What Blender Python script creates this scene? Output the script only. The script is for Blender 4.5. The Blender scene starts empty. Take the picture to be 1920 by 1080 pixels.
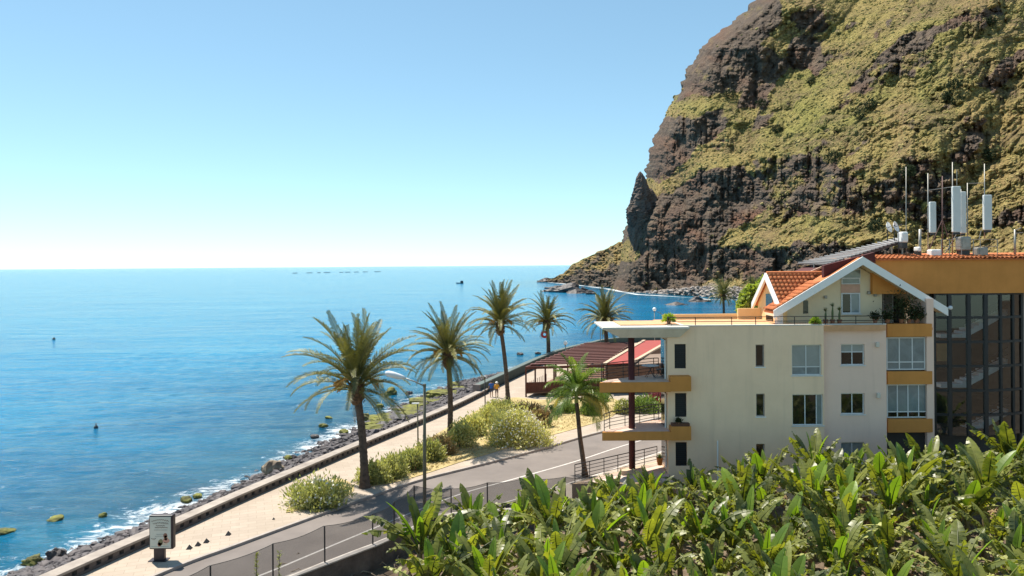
import bpy, math, random
import numpy as np
from mathutils import Vector, Matrix
R = math.radians
rng = random.Random(7)
nrg = np.random.default_rng(7)
scene = bpy.context.scene
col = scene.collection

# ---------------------------------------------------------------- camera
CAMZ, FPX, ROLL, HZ = 14.0, 1400.0, R(0.43), 497.8
cam_d = bpy.data.cameras.new('camera'); cam = bpy.data.objects.new('camera', cam_d); col.objects.link(cam)
cam.location = (0, 0, CAMZ); cam.rotation_euler = (R(90), ROLL, 0)
cam_d.sensor_width = 36; cam_d.lens = 36*FPX/1920; cam_d.shift_y = -(540-HZ)/1920
cam_d.clip_start = 0.1; cam_d.clip_end = 200000
scene.camera = cam

# ---------------------------------------------------------------- sky, sun, exposure
SUN = Vector((-2.15, 2.3, 6.3)).normalized()
SUN_EL = math.asin(SUN.z); SUN_AZ = math.atan2(SUN.x, SUN.y)      # azimuth from +Y towards +X
world = bpy.data.worlds.new('World'); scene.world = world; world.use_nodes = True
wn = world.node_tree.nodes; wl = world.node_tree.links
bg = wn['Background']
sky = wn.new('ShaderNodeTexSky'); sky.sky_type = 'NISHITA'; sky.sun_disc = False
sky.sun_elevation = SUN_EL; sky.sun_rotation = SUN_AZ
sky.altitude = 1800; sky.air_density = 1.0; sky.dust_density = 0.3; sky.ozone_density = 1.2
wmx = wn.new('ShaderNodeMix'); wmx.data_type = 'RGBA'; wmx.blend_type = 'MULTIPLY'; wmx.inputs['Factor'].default_value = 1
sgm = wn.new('ShaderNodeGamma'); sgm.inputs['Gamma'].default_value = .75; wl.new(sky.outputs[0], sgm.inputs[0]); wl.new(sgm.outputs[0], wmx.inputs['A']); wmx.inputs['B'].default_value = (0.79, 1.0, 0.98, 1)
wl.new(wmx.outputs['Result'], bg.inputs['Color']); bg.inputs['Strength'].default_value = 0.122
sd = bpy.data.lights.new('sun', 'SUN'); sun = bpy.data.objects.new('sun', sd); col.objects.link(sun)
sd.energy = 4.0; sd.angle = R(0.55); sd.color = (1.0, 0.93, 0.82)
sun.rotation_euler = SUN.to_track_quat('Z', 'Y').to_euler()
vs = scene.view_settings
vs.view_transform = 'Standard'; vs.look = 'None'; vs.gamma = 1; vs.use_curve_mapping = False
vs.exposure = 1.1

# ---------------------------------------------------------------- survey: points of the photograph on known planes
def ray(px, py):
    a = (px-960)/FPX; b = (HZ-py)/FPX
    return (a*math.cos(ROLL)+b*math.sin(ROLL), 1.0, -a*math.sin(ROLL)+b*math.cos(ROLL))
def P(px, py, z=0.0):
    r = ray(px, py); Y = (z-CAMZ)/r[2]
    return Vector((r[0]*Y, Y, z))
def PD(px, py, Y):
    r = ray(px, py)
    return Vector((r[0]*Y, Y, CAMZ+r[2]*Y))

# ---------------------------------------------------------------- helpers
ORG = {}
class MB:
    def __init__(s): s.v = []; s.f = []
    def add(s, vs_, fs_):
        o = len(s.v); s.v += [tuple(x) for x in vs_]; s.f += [tuple(i+o for i in f) for f in fs_]; return s
    def box(s, a, b):
        x0, y0, z0 = [min(a[i], b[i]) for i in range(3)]; x1, y1, z1 = [max(a[i], b[i]) for i in range(3)]
        return s.add([(x0,y0,z0),(x1,y0,z0),(x1,y1,z0),(x0,y1,z0),(x0,y0,z1),(x1,y0,z1),(x1,y1,z1),(x0,y1,z1)],
                     [(0,3,2,1),(4,5,6,7),(0,1,5,4),(1,2,6,5),(2,3,7,6),(3,0,4,7)])
    def prism(s, pts, z0, z1):       # plan polygon (counter-clockwise) extruded
        n = len(pts)
        v = [(p[0], p[1], z0) for p in pts]+[(p[0], p[1], z1) for p in pts]
        f = [tuple(range(n-1, -1, -1)), tuple(range(n, 2*n))]+[(i, (i+1) % n, n+(i+1) % n, n+i) for i in range(n)]
        return s.add(v, f)
    def extr(s, pts, d):             # any planar polygon extruded by vector d
        n = len(pts); d = Vector(d)
        v = [Vector(p) for p in pts]; v += [p+d for p in v]
        f = [tuple(range(n)), tuple(range(2*n-1, n-1, -1))]+[(i, n+i, n+(i+1) % n, (i+1) % n) for i in range(n)]
        return s.add(v, f)
    def bar(s, a, b, w, h=None, up=(0, 0, 1)):
        a = Vector(a); b = Vector(b); h = h or w; d = (b-a).normalized(); u = Vector(up)
        if abs(d.dot(u)) > .98: u = Vector((1, 0, 0))
        x = d.cross(u).normalized()*w/2; y = x.cross(d).normalized()*h/2
        v = [a-x-y, a+x-y, a+x+y, a-x+y, b-x-y, b+x-y, b+x+y, b-x+y]
        return s.add(v, [(0,1,2,3),(7,6,5,4),(0,4,5,1),(1,5,6,2),(2,6,7,3),(3,7,4,0)])
    def tube(s, pts, rad, n=8, cap=True):
        pts = [Vector(p) for p in pts]; rad = rad if hasattr(rad, '__len__') else [rad]*len(pts)
        v = []; f = []; x = None
        for i, p in enumerate(pts):
            d = (pts[min(i+1, len(pts)-1)]-pts[max(i-1, 0)]).normalized()
            if x is None:
                x = d.cross(Vector((0, 0, 1)))
                if x.length < .05: x = Vector((1, 0, 0))
            x = (x-d*x.dot(d)).normalized(); y = d.cross(x)
            for k in range(n):
                t = 2*math.pi*k/n; v.append(p+(x*math.cos(t)+y*math.sin(t))*rad[i])
        for i in range(len(pts)-1):
            for k in range(n):
                f.append((i*n+k, i*n+(k+1) % n, (i+1)*n+(k+1) % n, (i+1)*n+k))
        if cap: f += [tuple(range(n-1, -1, -1)), tuple((len(pts)-1)*n+k for k in range(n))]
        return s.add(v, f)
    def lathe(s, c, prof, n=16):
        v = []; f = []; m = len(prof)
        for k in range(n):
            t = 2*math.pi*k/n
            for r, z in prof: v.append((c[0]+r*math.cos(t), c[1]+r*math.sin(t), c[2]+z))
        for k in range(n):
            k2 = (k+1) % n
            for j in range(m-1): f.append((k*m+j, k2*m+j, k2*m+j+1, k*m+j+1))
        return s.add(v, f)
    def ball(s, c, r, n=10, m=7, sq=1.0):
        return s.lathe(c, [(max(.001, r*math.sin(math.pi*j/m)), -r*sq*math.cos(math.pi*j/m)) for j in range(m+1)], n)
    def mesh(s, name, smooth=False, org=(0, 0, 0)):
        me = bpy.data.meshes.new(name)
        v = [(a-org[0], b-org[1], c-org[2]) for a, b, c in s.v]
        me.from_pydata(v, [], s.f); me.update()
        if smooth: me.polygons.foreach_set('use_smooth', [True]*len(me.polygons))
        return me
    def build(s, name, mat, parent=None, smooth=False, bevel=0):
        org = ORG.get(parent.name, (0, 0, 0)) if parent else (0, 0, 0)
        me = s.mesh(name, smooth, org); me.materials.append(mat)
        o = bpy.data.objects.new(name, me); col.objects.link(o)
        if parent: o.parent = parent; ORG[o.name] = org
        if bevel:
            b = o.modifiers.new('bevel', 'BEVEL'); b.width = bevel; b.segments = 2; b.limit_method = 'ANGLE'
        return o
def link(name, me, parent=None, loc=(0, 0, 0), rot=(0, 0, 0), sc=1.0):
    o = bpy.data.objects.new(name, me); col.objects.link(o)
    if parent: o.parent = parent
    o.location = loc; o.rotation_euler = rot
    o.scale = sc if hasattr(sc, '__len__') else (sc, sc, sc)
    return o
def tag(o, label=None, cat=None, group=None, kind=None):
    if label: o['label'] = label
    if cat: o['category'] = cat
    if group: o['group'] = group
    if kind: o['kind'] = kind
    return o
def empty(name, loc, label, cat, group=None, rz=0):
    o = bpy.data.objects.new(name, None); col.objects.link(o); o.location = loc; o.rotation_euler = (0, 0, rz)
    o.empty_display_size = .3
    ORG[o.name] = tuple(loc)
    return tag(o, label, cat, group)
def npmesh(name, V, F, mat, smooth=True, attrs=None):
    me = bpy.data.meshes.new(name); V = np.asarray(V, dtype=np.float32); F = np.asarray(F, dtype=np.int32)
    k = F.shape[1]
    me.vertices.add(len(V)); me.vertices.foreach_set('co', V.ravel())
    me.loops.add(F.size); me.loops.foreach_set('vertex_index', F.ravel())
    me.polygons.add(len(F)); me.polygons.foreach_set('loop_start', np.arange(0, F.size, k, dtype=np.int32))
    me.polygons.foreach_set('use_smooth', np.full(len(F), smooth))
    me.update(calc_edges=True)
    for n_, a in (attrs or {}).items():
        at = me.attributes.new(n_, 'FLOAT', 'POINT'); at.data.foreach_set('value', np.asarray(a, dtype=np.float32).ravel())
    me.materials.append(mat)
    o = bpy.data.objects.new(name, me); col.objects.link(o); return o
def gridfaces(nr, nc):
    i = np.arange(nr-1)[:, None]*nc+np.arange(nc-1)[None, :]
    return np.stack([i, i+1, i+nc+1, i+nc], -1).reshape(-1, 4)
def vnoise(x, y, seed=0):
    g = np.random.default_rng(seed).random((256, 256))*2-1
    xi = np.floor(x).astype(int); yi = np.floor(y).astype(int); fx = x-xi; fy = y-yi
    fx = fx*fx*fx*(fx*(fx*6-15)+10); fy = fy*fy*fy*(fy*(fy*6-15)+10)
    a = g[yi & 255, xi & 255]; b = g[yi & 255, (xi+1) & 255]; c = g[(yi+1) & 255, xi & 255]; d = g[(yi+1) & 255, (xi+1) & 255]
    return (a*(1-fx)+b*fx)*(1-fy)+(c*(1-fx)+d*fx)*fy
def fbm(x, y, o=5, seed=0, gain=.5, ridged=False):
    s = 0; a = 1; t = 0
    for k in range(o):
        n = vnoise(x*2**k+17.3*k, y*2**k+9.1*k, seed+k)
        if ridged: n = 1-2*np.abs(n)
        s = s+a*n; t += a; a *= gain
    return s/t

# ---------------------------------------------------------------- materials
def _new(name):
    m = bpy.data.materials.new(name); m.use_nodes = True
    nt = m.node_tree; return m, nt, nt.nodes['Principled BSDF']
def ramp(nt, fac, stops):
    r = nt.nodes.new('ShaderNodeValToRGB'); e = r.color_ramp.elements
    while len(e) < len(stops): e.new(.5)
    for el, (p, c) in zip(e, stops): el.position = p; el.color = (c[0], c[1], c[2], 1)
    nt.links.new(fac, r.inputs[0]); return r.outputs[0]
def mix(nt, fac, a, b, mode='MIX'):
    m = nt.nodes.new('ShaderNodeMix'); m.data_type = 'RGBA'; m.blend_type = mode
    for sock, v in ((m.inputs['Factor'], fac), (m.inputs['A'], a), (m.inputs['B'], b)):
        if hasattr(v, 'is_linked'): nt.links.new(v, sock)
        elif hasattr(v, '__len__'): sock.default_value = (v[0], v[1], v[2], 1)
        else: sock.default_value = v
    return m.outputs['Result']
def math_(nt, op, a, b=0.0, clamp=False):
    m = nt.nodes.new('ShaderNodeMath'); m.operation = op; m.use_clamp = clamp
    for sock, v in zip(m.inputs, (a, b)):
        if hasattr(v, 'is_linked'): nt.links.new(v, sock)
        else: sock.default_value = v
    return m.outputs[0]
def coords(nt, kind='Object', scale=(1, 1, 1), rot=(0, 0, 0)):
    mp = nt.nodes.new('ShaderNodeMapping'); mp.inputs['Scale'].default_value = scale; mp.inputs['Rotation'].default_value = rot
    if kind == 'World': nt.links.new(nt.nodes.new('ShaderNodeNewGeometry').outputs['Position'], mp.inputs[0])
    else: nt.links.new(nt.nodes.new('ShaderNodeTexCoord').outputs[kind], mp.inputs[0])
    return mp.outputs[0]
def noise(nt, vec, scale, detail=5, rough=.6, dist=0):
    n = nt.nodes.new('ShaderNodeTexNoise'); n.inputs['Scale'].default_value = scale; n.inputs['Detail'].default_value = detail
    n.inputs['Roughness'].default_value = rough; n.inputs['Distortion'].default_value = dist
    nt.links.new(vec, n.inputs['Vector']); return n.outputs['Fac']
def bump(nt, h, strength=.3, dist=.05):
    b = nt.nodes.new('ShaderNodeBump'); b.inputs['Strength'].default_value = strength; b.inputs['Distance'].default_value = dist
    nt.links.new(h, b.inputs['Height']); return b.outputs[0]
def attr(nt, name):
    a = nt.nodes.new('ShaderNodeAttribute'); a.attribute_name = name; return a.outputs['Fac']
def mat(name, c, rough=.6, var=.15, scale=2.0, metal=0, bmp=0, spec=.4, c2=None, stain=0, bscale=None, kind='World', bd=.02):
    m, nt, b = _new(name); v = coords(nt, kind)
    n = noise(nt, v, scale, 6, .65)
    lo = c2 or tuple(x*(1-var) for x in c); hi = c if c2 else tuple(min(1, x*(1+var)) for x in c)
    out = ramp(nt, n, [(.3, lo), (.7, hi)])
    if stain:
        v2 = coords(nt, kind, (1.5, 1.5, .12)); n2 = noise(nt, v2, 1.2, 5, .7)
        f = ramp(nt, n2, [(.52, (0, 0, 0)), (.75, (stain,)*3)])
        out = mix(nt, f, out, tuple(x*.55 for x in c))
    nt.links.new(out, b.inputs['Base Color'])
    b.inputs['Roughness'].default_value = rough; b.inputs['Metallic'].default_value = metal
    b.inputs['Specular IOR Level'].default_value = spec
    if bmp:
        nt.links.new(bump(nt, noise(nt, v, bscale or scale*8, 5, .6), bmp, bd), b.inputs['Normal'])
    return m
def leafmat(name, c, c2, trans=.45, rough=.45, scale=1.5, tc=None):
    m, nt, b = _new(name); v = coords(nt, 'World')
    oi = nt.nodes.new('ShaderNodeObjectInfo')
    n = math_(nt, 'ADD', math_(nt, 'MULTIPLY', noise(nt, v, scale, 4, .6), .75), math_(nt, 'MULTIPLY', oi.outputs['Random'], .3))
    out = ramp(nt, n, [(.3, c2), (.75, c)])
    nt.links.new(out, b.inputs['Base Color']); b.inputs['Roughness'].default_value = rough
    b.inputs['Specular IOR Level'].default_value = .45
    t = nt.nodes.new('ShaderNodeBsdfTranslucent')
    nt.links.new(mix(nt, 1.0, out, tc or (1.35, 1.5, .55), 'MULTIPLY'), t.inputs[0])
    mx = nt.nodes.new('ShaderNodeMixShader'); mx.inputs[0].default_value = trans
    nt.links.new(b.outputs[0], mx.inputs[1]); nt.links.new(t.outputs[0], mx.inputs[2])
    nt.links.new(mx.outputs[0], nt.nodes['Material Output'].inputs[0]); return m
# ================================================================ SETTING: sea
SEA = -3.0
def segdist(X, Y, pts):
    best = np.full(X.shape, 1e9); sgn = np.zeros(X.shape)
    for (ax, ay), (bx, by) in zip(pts[:-1], pts[1:]):
        dx, dy = bx-ax, by-ay; L = dx*dx+dy*dy
        t = np.clip(((X-ax)*dx+(Y-ay)*dy)/L, 0, 1)
        d = np.hypot(X-ax-t*dx, Y-ay-t*dy); s = np.sign((Y-ay)*dx-(X-ax)*dy)
        m = d < best; best = np.where(m, d, best); sgn = np.where(m, s, sgn)
    return best*sgn
SHORE = [(-60, -20), (-38, 20)]+[(p.x, p.y) for p in (P(50, 1072, SEA), P(262, 990, SEA), P(405, 930, SEA), P(530, 868, SEA), P(678, 801, SEA), P(760, 758, SEA), P(860, 716, SEA))] \
    + [(2, 124), (16, 142), (40, 165), (72, 215), (98, 290), (108, 350)]+[(p.x, p.y) for p in (P(1330, 562, SEA), P(1260, 556, SEA), P(1190, 552, SEA), P(1140, 542, SEA), P(1075, 534, SEA), P(1022, 529, SEA))]+[(120, 1000), (500, 1400)]
g = np.sinh(np.linspace(-6.6, 6.6, 420)); gx = g/g.max()*60000
gx = np.unique(np.concatenate([gx, np.arange(-75, 30, .8), np.arange(30, 130, 2.5)]))
gy = np.unique(np.concatenate([np.sinh(np.linspace(0, 6.4, 200))/np.sinh(6.4)*90000-60, np.arange(20, 150, .8), np.arange(150, 450, 3.0)]))
GX, GY = np.meshgrid(gx, gy)
sh = segdist(GX, GY, SHORE)
near = np.exp(-np.hypot(GX, GY-40)/220)
wz = near*(.10*fbm(GX*.16+GY*.05, GY*.42, 4, 31)+.05*vnoise(GX*.8, GY*1.6, 77))
V = np.stack([GX, GY, SEA+wz], -1).reshape(-1, 3)
m, nt, b = _new('sea_water')
v = coords(nt, 'World'); d = attr(nt, 'shore')
big = noise(nt, coords(nt, 'World', (.012, .03, 1)), 1.0, 4, .6)
deep = ramp(nt, math_(nt, 'MULTIPLY', d, 1/60, True), [(0, (.002, .048, .090)), (.3, (0, .085, .185)), (1, (0, .145, .30))])
deep = mix(nt, ramp(nt, big, [(.4, (0, 0, 0)), (.65, (.5, .5, .5))]), deep, (0, .20, .36))
f1 = noise(nt, coords(nt, 'World', (.6, 1.0, 1), (0, 0, R(-20))), .8, 9, .8, 1.0)
fw = noise(nt, v, .05, 3, .5)
edge = math_(nt, 'ADD', math_(nt, 'MULTIPLY', d, -.045), math_(nt, 'ADD', math_(nt, 'MULTIPLY', fw, .55), math_(nt, 'MULTIPLY', f1, 1.0)))
edge = math_(nt, 'MULTIPLY', edge, math_(nt, 'ADD', math_(nt, 'MULTIPLY', d, .3), 1.6, True))
foam = ramp(nt, edge, [(.70, (0, 0, 0)), (.88, (.9, .9, .9))])
basecol = mix(nt, foam, deep, (.82, .84, .84))
nt.links.new(basecol, b.inputs['Base Color'])
rg = nt.nodes.new('ShaderNodeMix'); nt.links.new(foam, rg.inputs['Factor']); rg.inputs['A'].default_value = .12; rg.inputs['B'].default_value = .6
nt.links.new(rg.outputs[0], b.inputs['Roughness']); b.inputs['IOR'].default_value = 1.333; b.inputs['Specular IOR Level'].default_value = .15
h1 = noise(nt, coords(nt, 'World', (.35, 1.0, 1), (0, 0, R(-14))), .9, 6, .62, .4)
h2 = noise(nt, coords(nt, 'World', (.4, 1.0, 1), (0, 0, R(12))), .17, 5, .55)
h3 = noise(nt, coords(nt, 'World', (.4, 1.0, 1), (0, 0, R(-8))), .025, 4, .55)
hh = math_(nt, 'ADD', math_(nt, 'MULTIPLY', h1, .6), math_(nt, 'ADD', math_(nt, 'MULTIPLY', h2, 1.2), math_(nt, 'MULTIPLY', h3, 3.0)))
nt.links.new(bump(nt, hh, .8, 1.0), b.inputs['Normal'])
sea = npmesh('sea', V, gridfaces(len(gy), len(gx)), m, True, {'shore': sh})
tag(sea, kind='structure')

# ================================================================ SETTING: cliff and mountain slope
def interp(x, tab): return np.interp(x, [a for a, _ in tab], [b_ for _, b_ in tab])
yB = [(1140, 551), (1190, 552), (1300, 558), (1450, 572), (1600, 582), (1920, 602), (2300, 620)]
SIL = [(-240, 1740), (-150, 1620), (-60, 1495), (5, 1410), (22, 1398), (45, 1370), (58, 1352), (75, 1330), (92, 1312), (110, 1303), (135, 1285), (165, 1278), (190, 1262), (215, 1246), (250, 1230), (290, 1214), (336, 1211), (375, 1203), (400, 1186),
       (433, 1171), (452, 1166), (480, 1164), (520, 1154), (556, 1140)]
NR, NC = 470, 640
S_ = np.linspace(0, 1, NR)[:, None]; T_ = (np.linspace(0, 1, NC)**1.15)[None, :]
yb = interp(1140+(2300-1140)*T_, yB)
PY = yb+S_*(-240-yb)
XL = interp(PY, SIL)
PX = XL+(2300-XL)*T_
PX = PX+(4.0*vnoise(PY*.11, PY*0+3, 5)+2.2*vnoise(PY*.3, PY*0, 6))*np.exp(-(PX-XL)/14)
wx = PX+14*fbm(PX*.03, PY*.03, 3, 41)+5*vnoise(PX*.15, PY*.15, 44); wy = PY+14*fbm(PX*.03, PY*.03, 3, 51)+5*vnoise(PX*.15, PY*.15, 45)
def inpoly(pts):
    r = np.zeros(PX.shape, bool); n = len(pts)
    for i in range(n):
        (x0, y0), (x1, y1) = pts[i], pts[(i+1) % n]
        c = ((y0 > wy) != (y1 > wy)) & (wx < (x1-x0)*(wy-y0)/((y1-y0) or 1e-9)+x0); r ^= c
    return r
def blur(A, sr, sc):
    for ax, s in ((0, sr), (1, sc)):
        if s <= 0: continue
        k = np.exp(-.5*(np.arange(-int(3*s), int(3*s)+1)/s)**2); k /= k.sum(); pad = len(k)//2
        Ap = np.pad(A, [(pad, pad) if i == ax else (0, 0) for i in (0, 1)], mode='edge')
        A = np.apply_along_axis(lambda q: np.convolve(q, k, 'valid'), ax, Ap)
    return A
dg = R(32); U = PX*math.cos(dg)-PY*math.sin(dg); W = PX*math.sin(dg)+PY*math.cos(dg)      # strata rise to the right
n_lo = fbm(U*.006, W*.02, 4, 11); n_mi = fbm(U*.022, W*.06, 4, 15); n_hi = fbm(PX*.09, PY*.09, 4, 19)
cot = 1.02+.8*n_lo+.95*n_mi+.35*n_hi
steep = [([(1155, 560), (1164, 455), (1172, 395), (1215, 376), (1240, 366), (1300, 322), (1370, 305), (1425, 335), (1455, 370), (1440, 400), (1380, 425), (1340, 455), (1330, 500), (1330, 545), (1250, 548)], .04),
         ([(1330, -260), (1480, -20), (1470, 20), (1440, 80), (1410, 130), (1395, 175), (1340, 178), (1290, 182), (1240, 170)], .10),
         ([(1200, 222), (1300, 212), (1345, 203), (1378, 215), (1350, 245), (1290, 290), (1240, 345), (1200, 345)], .06),
         ([(1480, 22), (1545, 25), (1560, 55), (1500, 66)], .05), ([(1476, 75), (1530, 70), (1560, 110), (1540, 140), (1480, 132)], .03),
         ([(1585, 140), (1610, 128), (1650, 150), (1630, 172), (1590, 170)], .0), ([(1392, 135), (1440, 90), (1482, 110), (1470, 155), (1420, 205), (1375, 215)], .08),
         ([(1330, 458), (1400, 464), (1500, 458), (1600, 458), (1690, 462), (1750, 480), (1740, 570), (1330, 570)], .16),
         ([(1405, 300), (1470, 292), (1540, 300), (1600, 318), (1640, 345), (1640, 400), (1560, 412), (1480, 412), (1440, 395)], .22),
         ([(1650, 330), (1720, 300), (1790, 318), (1800, 400), (1740, 425), (1660, 400)], .30),
         ([(1830, 172), (1850, 140), (1890, 98), (1925, 85), (1920, 118), (1870, 165)], -.05), ([(1785, 296), (1820, 250), (1848, 222), (1850, 262), (1815, 305)], -.05),
         ([(1610, 120), (1650, 92), (1720, 58), (1800, 30), (1875, 14), (1880, 26), (1800, 50), (1720, 95), (1640, 130)], .02),
         ([(1840, 420), (1930, 380), (1930, 425), (1850, 440)], .1),
         ([(1100, 545), (1120, 520), (1165, 505), (1200, 515), (1190, 556)], .15)]
gentle = [([(1345, 457), (1420, 436), (1520, 428), (1600, 424), (1690, 440), (1690, 452), (1600, 450), (1500, 449), (1400, 464)], 2.0),
          ([(1275, 195), (1330, 178), (1385, 186), (1340, 202), (1290, 210)], 1.6), ([(1430, 78), (1500, 64), (1480, 74), (1440, 90)], 1.4),
          ([(1213, 376), (1250, 352), (1290, 318), (1330, 290), (1400, 268), (1420, 285), (1380, 300), (1300, 325), (1240, 372)], 1.7),
          ([(1010, 530), (1074, 495), (1160, 448), (1195, 482), (1150, 500), (1110, 515), (1060, 526)], 1.5),
          ([(1480, 212), (1540, 150), (1640, 92), (1700, 50), (1720, 55), (1640, 115), (1560, 190), (1500, 230)], 1.5),
          ([(1370, 285), (1420, 255), (1490, 215), (1500, 232), (1430, 275), (1390, 300)], 1.5),
          ([(1840, 440), (1880, 428), (1930, 420), (1930, 470), (1840, 470)], 1.7),
          ([(1180, 560), (1240, 548), (1290, 545), (1330, 528), (1400, 525), (1420, 580), (1180, 575)], 1.9)]
for pts, c in steep:
    k = blur(inpoly(pts).astype(float), 2, 2); cot = cot*(1-k)+k*(c+.35*n_mi+.22*n_hi)
for pts, c in gentle:
    k = blur(inpoly(pts).astype(float), 2, 2); cot = cot*(1-k)+k*(c+.4*n_hi)
cot = np.clip(cot, -.12, 2.4)
Dm = np.zeros(PX.shape)
cr, sr = math.cos(ROLL), math.sin(ROLL)
ua = (PX-960)/FPX; ub = (HZ-PY)/FPX; rx = ua*cr+ub*sr; rz = -ua*sr+ub*cr
dyb = -rz[0]
Dm[0] = (CAMZ-SEA+1.0)/np.maximum(dyb, .018)
for i in range(1, NR):
    dz = (rz[i]-rz[i-1])*Dm[i-1]
    # stepping up a slope of this cotangent, following the line of sight
    dzt = dz/np.maximum(.25, 1-np.clip(rz[i], -1, 1)*np.clip(cot[i], -1, 1.8))
    Dm[i] = Dm[i-1]+cot[i]*dzt
Dm = blur(Dm, 0, 40)*.86+Dm*.14
Dm = blur(Dm, 0, 1.2)
Dm += 9*fbm(PX*.012, PY*.012, 3, 61)+7*(1-.55*np.clip(cot-.3, 0, 1))*fbm(PX*.03, PY*.022, 3, 65, .55, True)+3.4*(1-.8*np.clip(cot-.3, 0, 1))*fbm(PX*.10, PY*.10, 4, 67, .6, True)
Dm += 4.2*np.clip(cot, 0, 1)*fbm(U*.014+.25*fbm(PX*.02, PY*.02, 2, 85), W*.04+.8*fbm(PX*.015, PY*.015, 2, 86), 4, 83, .6, True)
Dm += 85*np.exp(-(PX-XL)/15.0)
veg = np.clip((blur(cot, 1, 1)-.22)/.42+.35*n_hi, 0, 1)
beach = blur(inpoly([(1180, 565), (1235, 548), (1290, 545), (1330, 530), (1420, 545), (1420, 585), (1180, 580)]).astype(float), 2, 2)
veg *= 1-beach
warm = np.clip(.5+.9*fbm(PX*.012, PY*.018, 3, 91), 0, 1)
warm = np.maximum(warm, np.clip((PY-400)/60, 0, 1)*.8)
red = np.clip(.95*fbm(PX*.02, PY*.03, 3, 95), 0, 1)+blur(inpoly([(1365, 425), (1385, 395), (1450, 395), (1450, 420), (1400, 425)]).astype(float), 3, 3)
CV = np.stack([rx*Dm, Dm, CAMZ+rz*Dm], -1)
# the hidden seaward and upper backs, so the mountain is a closed bulk
back = [CV]
B0 = CV[:, :1]
left = np.concatenate([B0+np.array([[[dx_, dy_, 0]]]) for dx_, dy_ in ((420, 700), (160, 330), (50, 140), (14, 50))], 1)
CV = np.concatenate([left, CV], 1); pad4 = lambda A: np.concatenate([np.repeat(A[:, :1], 4, 1), A], 1)
m, nt, b = _new('cliff_rock_and_scrub')
v = coords(nt, 'World'); nv_ = noise(nt, v, .12, 8, .7); nf = noise(nt, v, .55, 6, .7)
strata = noise(nt, coords(nt, 'World', (.02, .02, .22)), 1.0, 5, .65, .6)
rock = ramp(nt, nv_, [(.3, (.070, .058, .053)), (.5, (.13, .10, .078)), (.72, (.23, .175, .12))])
rock = mix(nt, ramp(nt, strata, [(.45, (0, 0, 0)), (.6, (.55, .55, .55))]), rock, (.125, .092, .068))
rock = mix(nt, math_(nt, 'MULTIPLY', attr(nt, 'red'), .75, True), rock, (.19, .095, .06))
gr = ramp(nt, nf, [(.3, (.085, .082, .03)), (.5, (.225, .205, .06)), (.7, (.40, .35, .11))])
dry = ramp(nt, nf, [(.32, (.17, .115, .05)), (.5, (.31, .22, .09)), (.7, (.46, .35, .16))])
gcol = mix(nt, attr(nt, 'warm'), gr, dry)
br_ = noise(nt, coords(nt, 'World', (.6, .6, 1.0)), .045, 6, .7, .8)
gcol = mix(nt, ramp(nt, br_, [(.46, (0, 0, 0)), (.62, (.8, .8, .8))]), gcol, (.16, .115, .068))
vg = math_(nt, 'ADD', attr(nt, 'veg'), math_(nt, 'MULTIPLY', math_(nt, 'SUBTRACT', nv_, .5), 1.6), True)
cc = mix(nt, ramp(nt, vg, [(.18, (0, 0, 0)), (.72, (1, 1, 1))]), rock, gcol)
cc = mix(nt, attr(nt, 'beach'), cc, ramp(nt, nf, [(.4, (.16, .14, .12)), (.65, (.42, .36, .31))]))
nt.links.new(cc, b.inputs['Base Color']); b.inputs['Roughness'].default_value = .95; b.inputs['Specular IOR Level'].default_value = .1
hb = math_(nt, 'ADD', math_(nt, 'MULTIPLY', noise(nt, v, .25, 7, .7), 3.5), math_(nt, 'MULTIPLY', nf, 1.2))
nt.links.new(bump(nt, hb, .9, 1.0), b.inputs['Normal'])
cliff = npmesh('cliff', CV.reshape(-1, 3), gridfaces(NR, NC+4), m, False, {'veg': pad4(veg), 'warm': pad4(warm), 'red': pad4(np.clip(red, 0, 1)), 'beach': pad4(beach)})
tag(cliff, kind='structure')
CVm = CV[:, 4:]

# grassy spur running out to sea behind the cliff foot
sx_ = np.linspace(1011, 1215, 130)[None, :]; sv_ = np.linspace(0, 1, 60)[:, None]
yt = interp(sx_, [(1011, 529), (1020, 526), (1040, 519), (1058, 511), (1075, 495), (1096, 484), (1115, 475), (1142, 463), (1154, 457), (1166, 452), (1215, 436)])+1.6*vnoise(sx_*.2, sx_*0, 8)
y0_ = interp(sx_, [(1011, 530), (1059, 533), (1133, 541), (1215, 550)]); sy_ = y0_+(yt-y0_)*sv_
ua2 = (sx_-960)/FPX+0*sy_; ub2 = (HZ-sy_)/FPX; rx2 = ua2*cr+ub2*sr; rz2 = -ua2*sr+ub2*cr
D2 = np.zeros(sy_.shape); D2[0] = (CAMZ-SEA+.8)/np.maximum(-rz2[0], .018)
sc_ = .75+1.1*sv_+.8*fbm(sx_*.06+0*sy_, sy_*.09, 3, 71)
for i in range(1, 60): D2[i] = D2[i-1]+np.clip(sc_[i], .1, 2.2)*(rz2[i]-rz2[i-1])*D2[i-1]
D2 = blur(D2, 0, 3)+8*fbm(sx_*.08+0*sy_, sy_*.12, 4, 73, .6, True)+5*fbm(sx_*.3+0*sy_, sy_*.3, 3, 75)
SV = np.stack([rx2*D2, D2, CAMZ+rz2*D2], -1); bk_ = SV[-1:]+np.array([[[30, 60, -25]]]); SV2 = np.concatenate([SV, bk_, bk_+np.array([[[20, 60, -40]]])], 0)
z62 = np.zeros((62, 130)); sveg = np.concatenate([np.clip((sc_-.9)/.9, 0, .8)*np.clip((sv_-.25)*3, 0, 1)+0*sy_, np.ones((2, 130))], 0)
spur = npmesh('headland_spur', SV2.reshape(-1, 3), gridfaces(62, 130), m, False, {'veg': sveg, 'warm': z62+.9, 'red': z62, 'beach': z62}); tag(spur, kind='structure')

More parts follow.
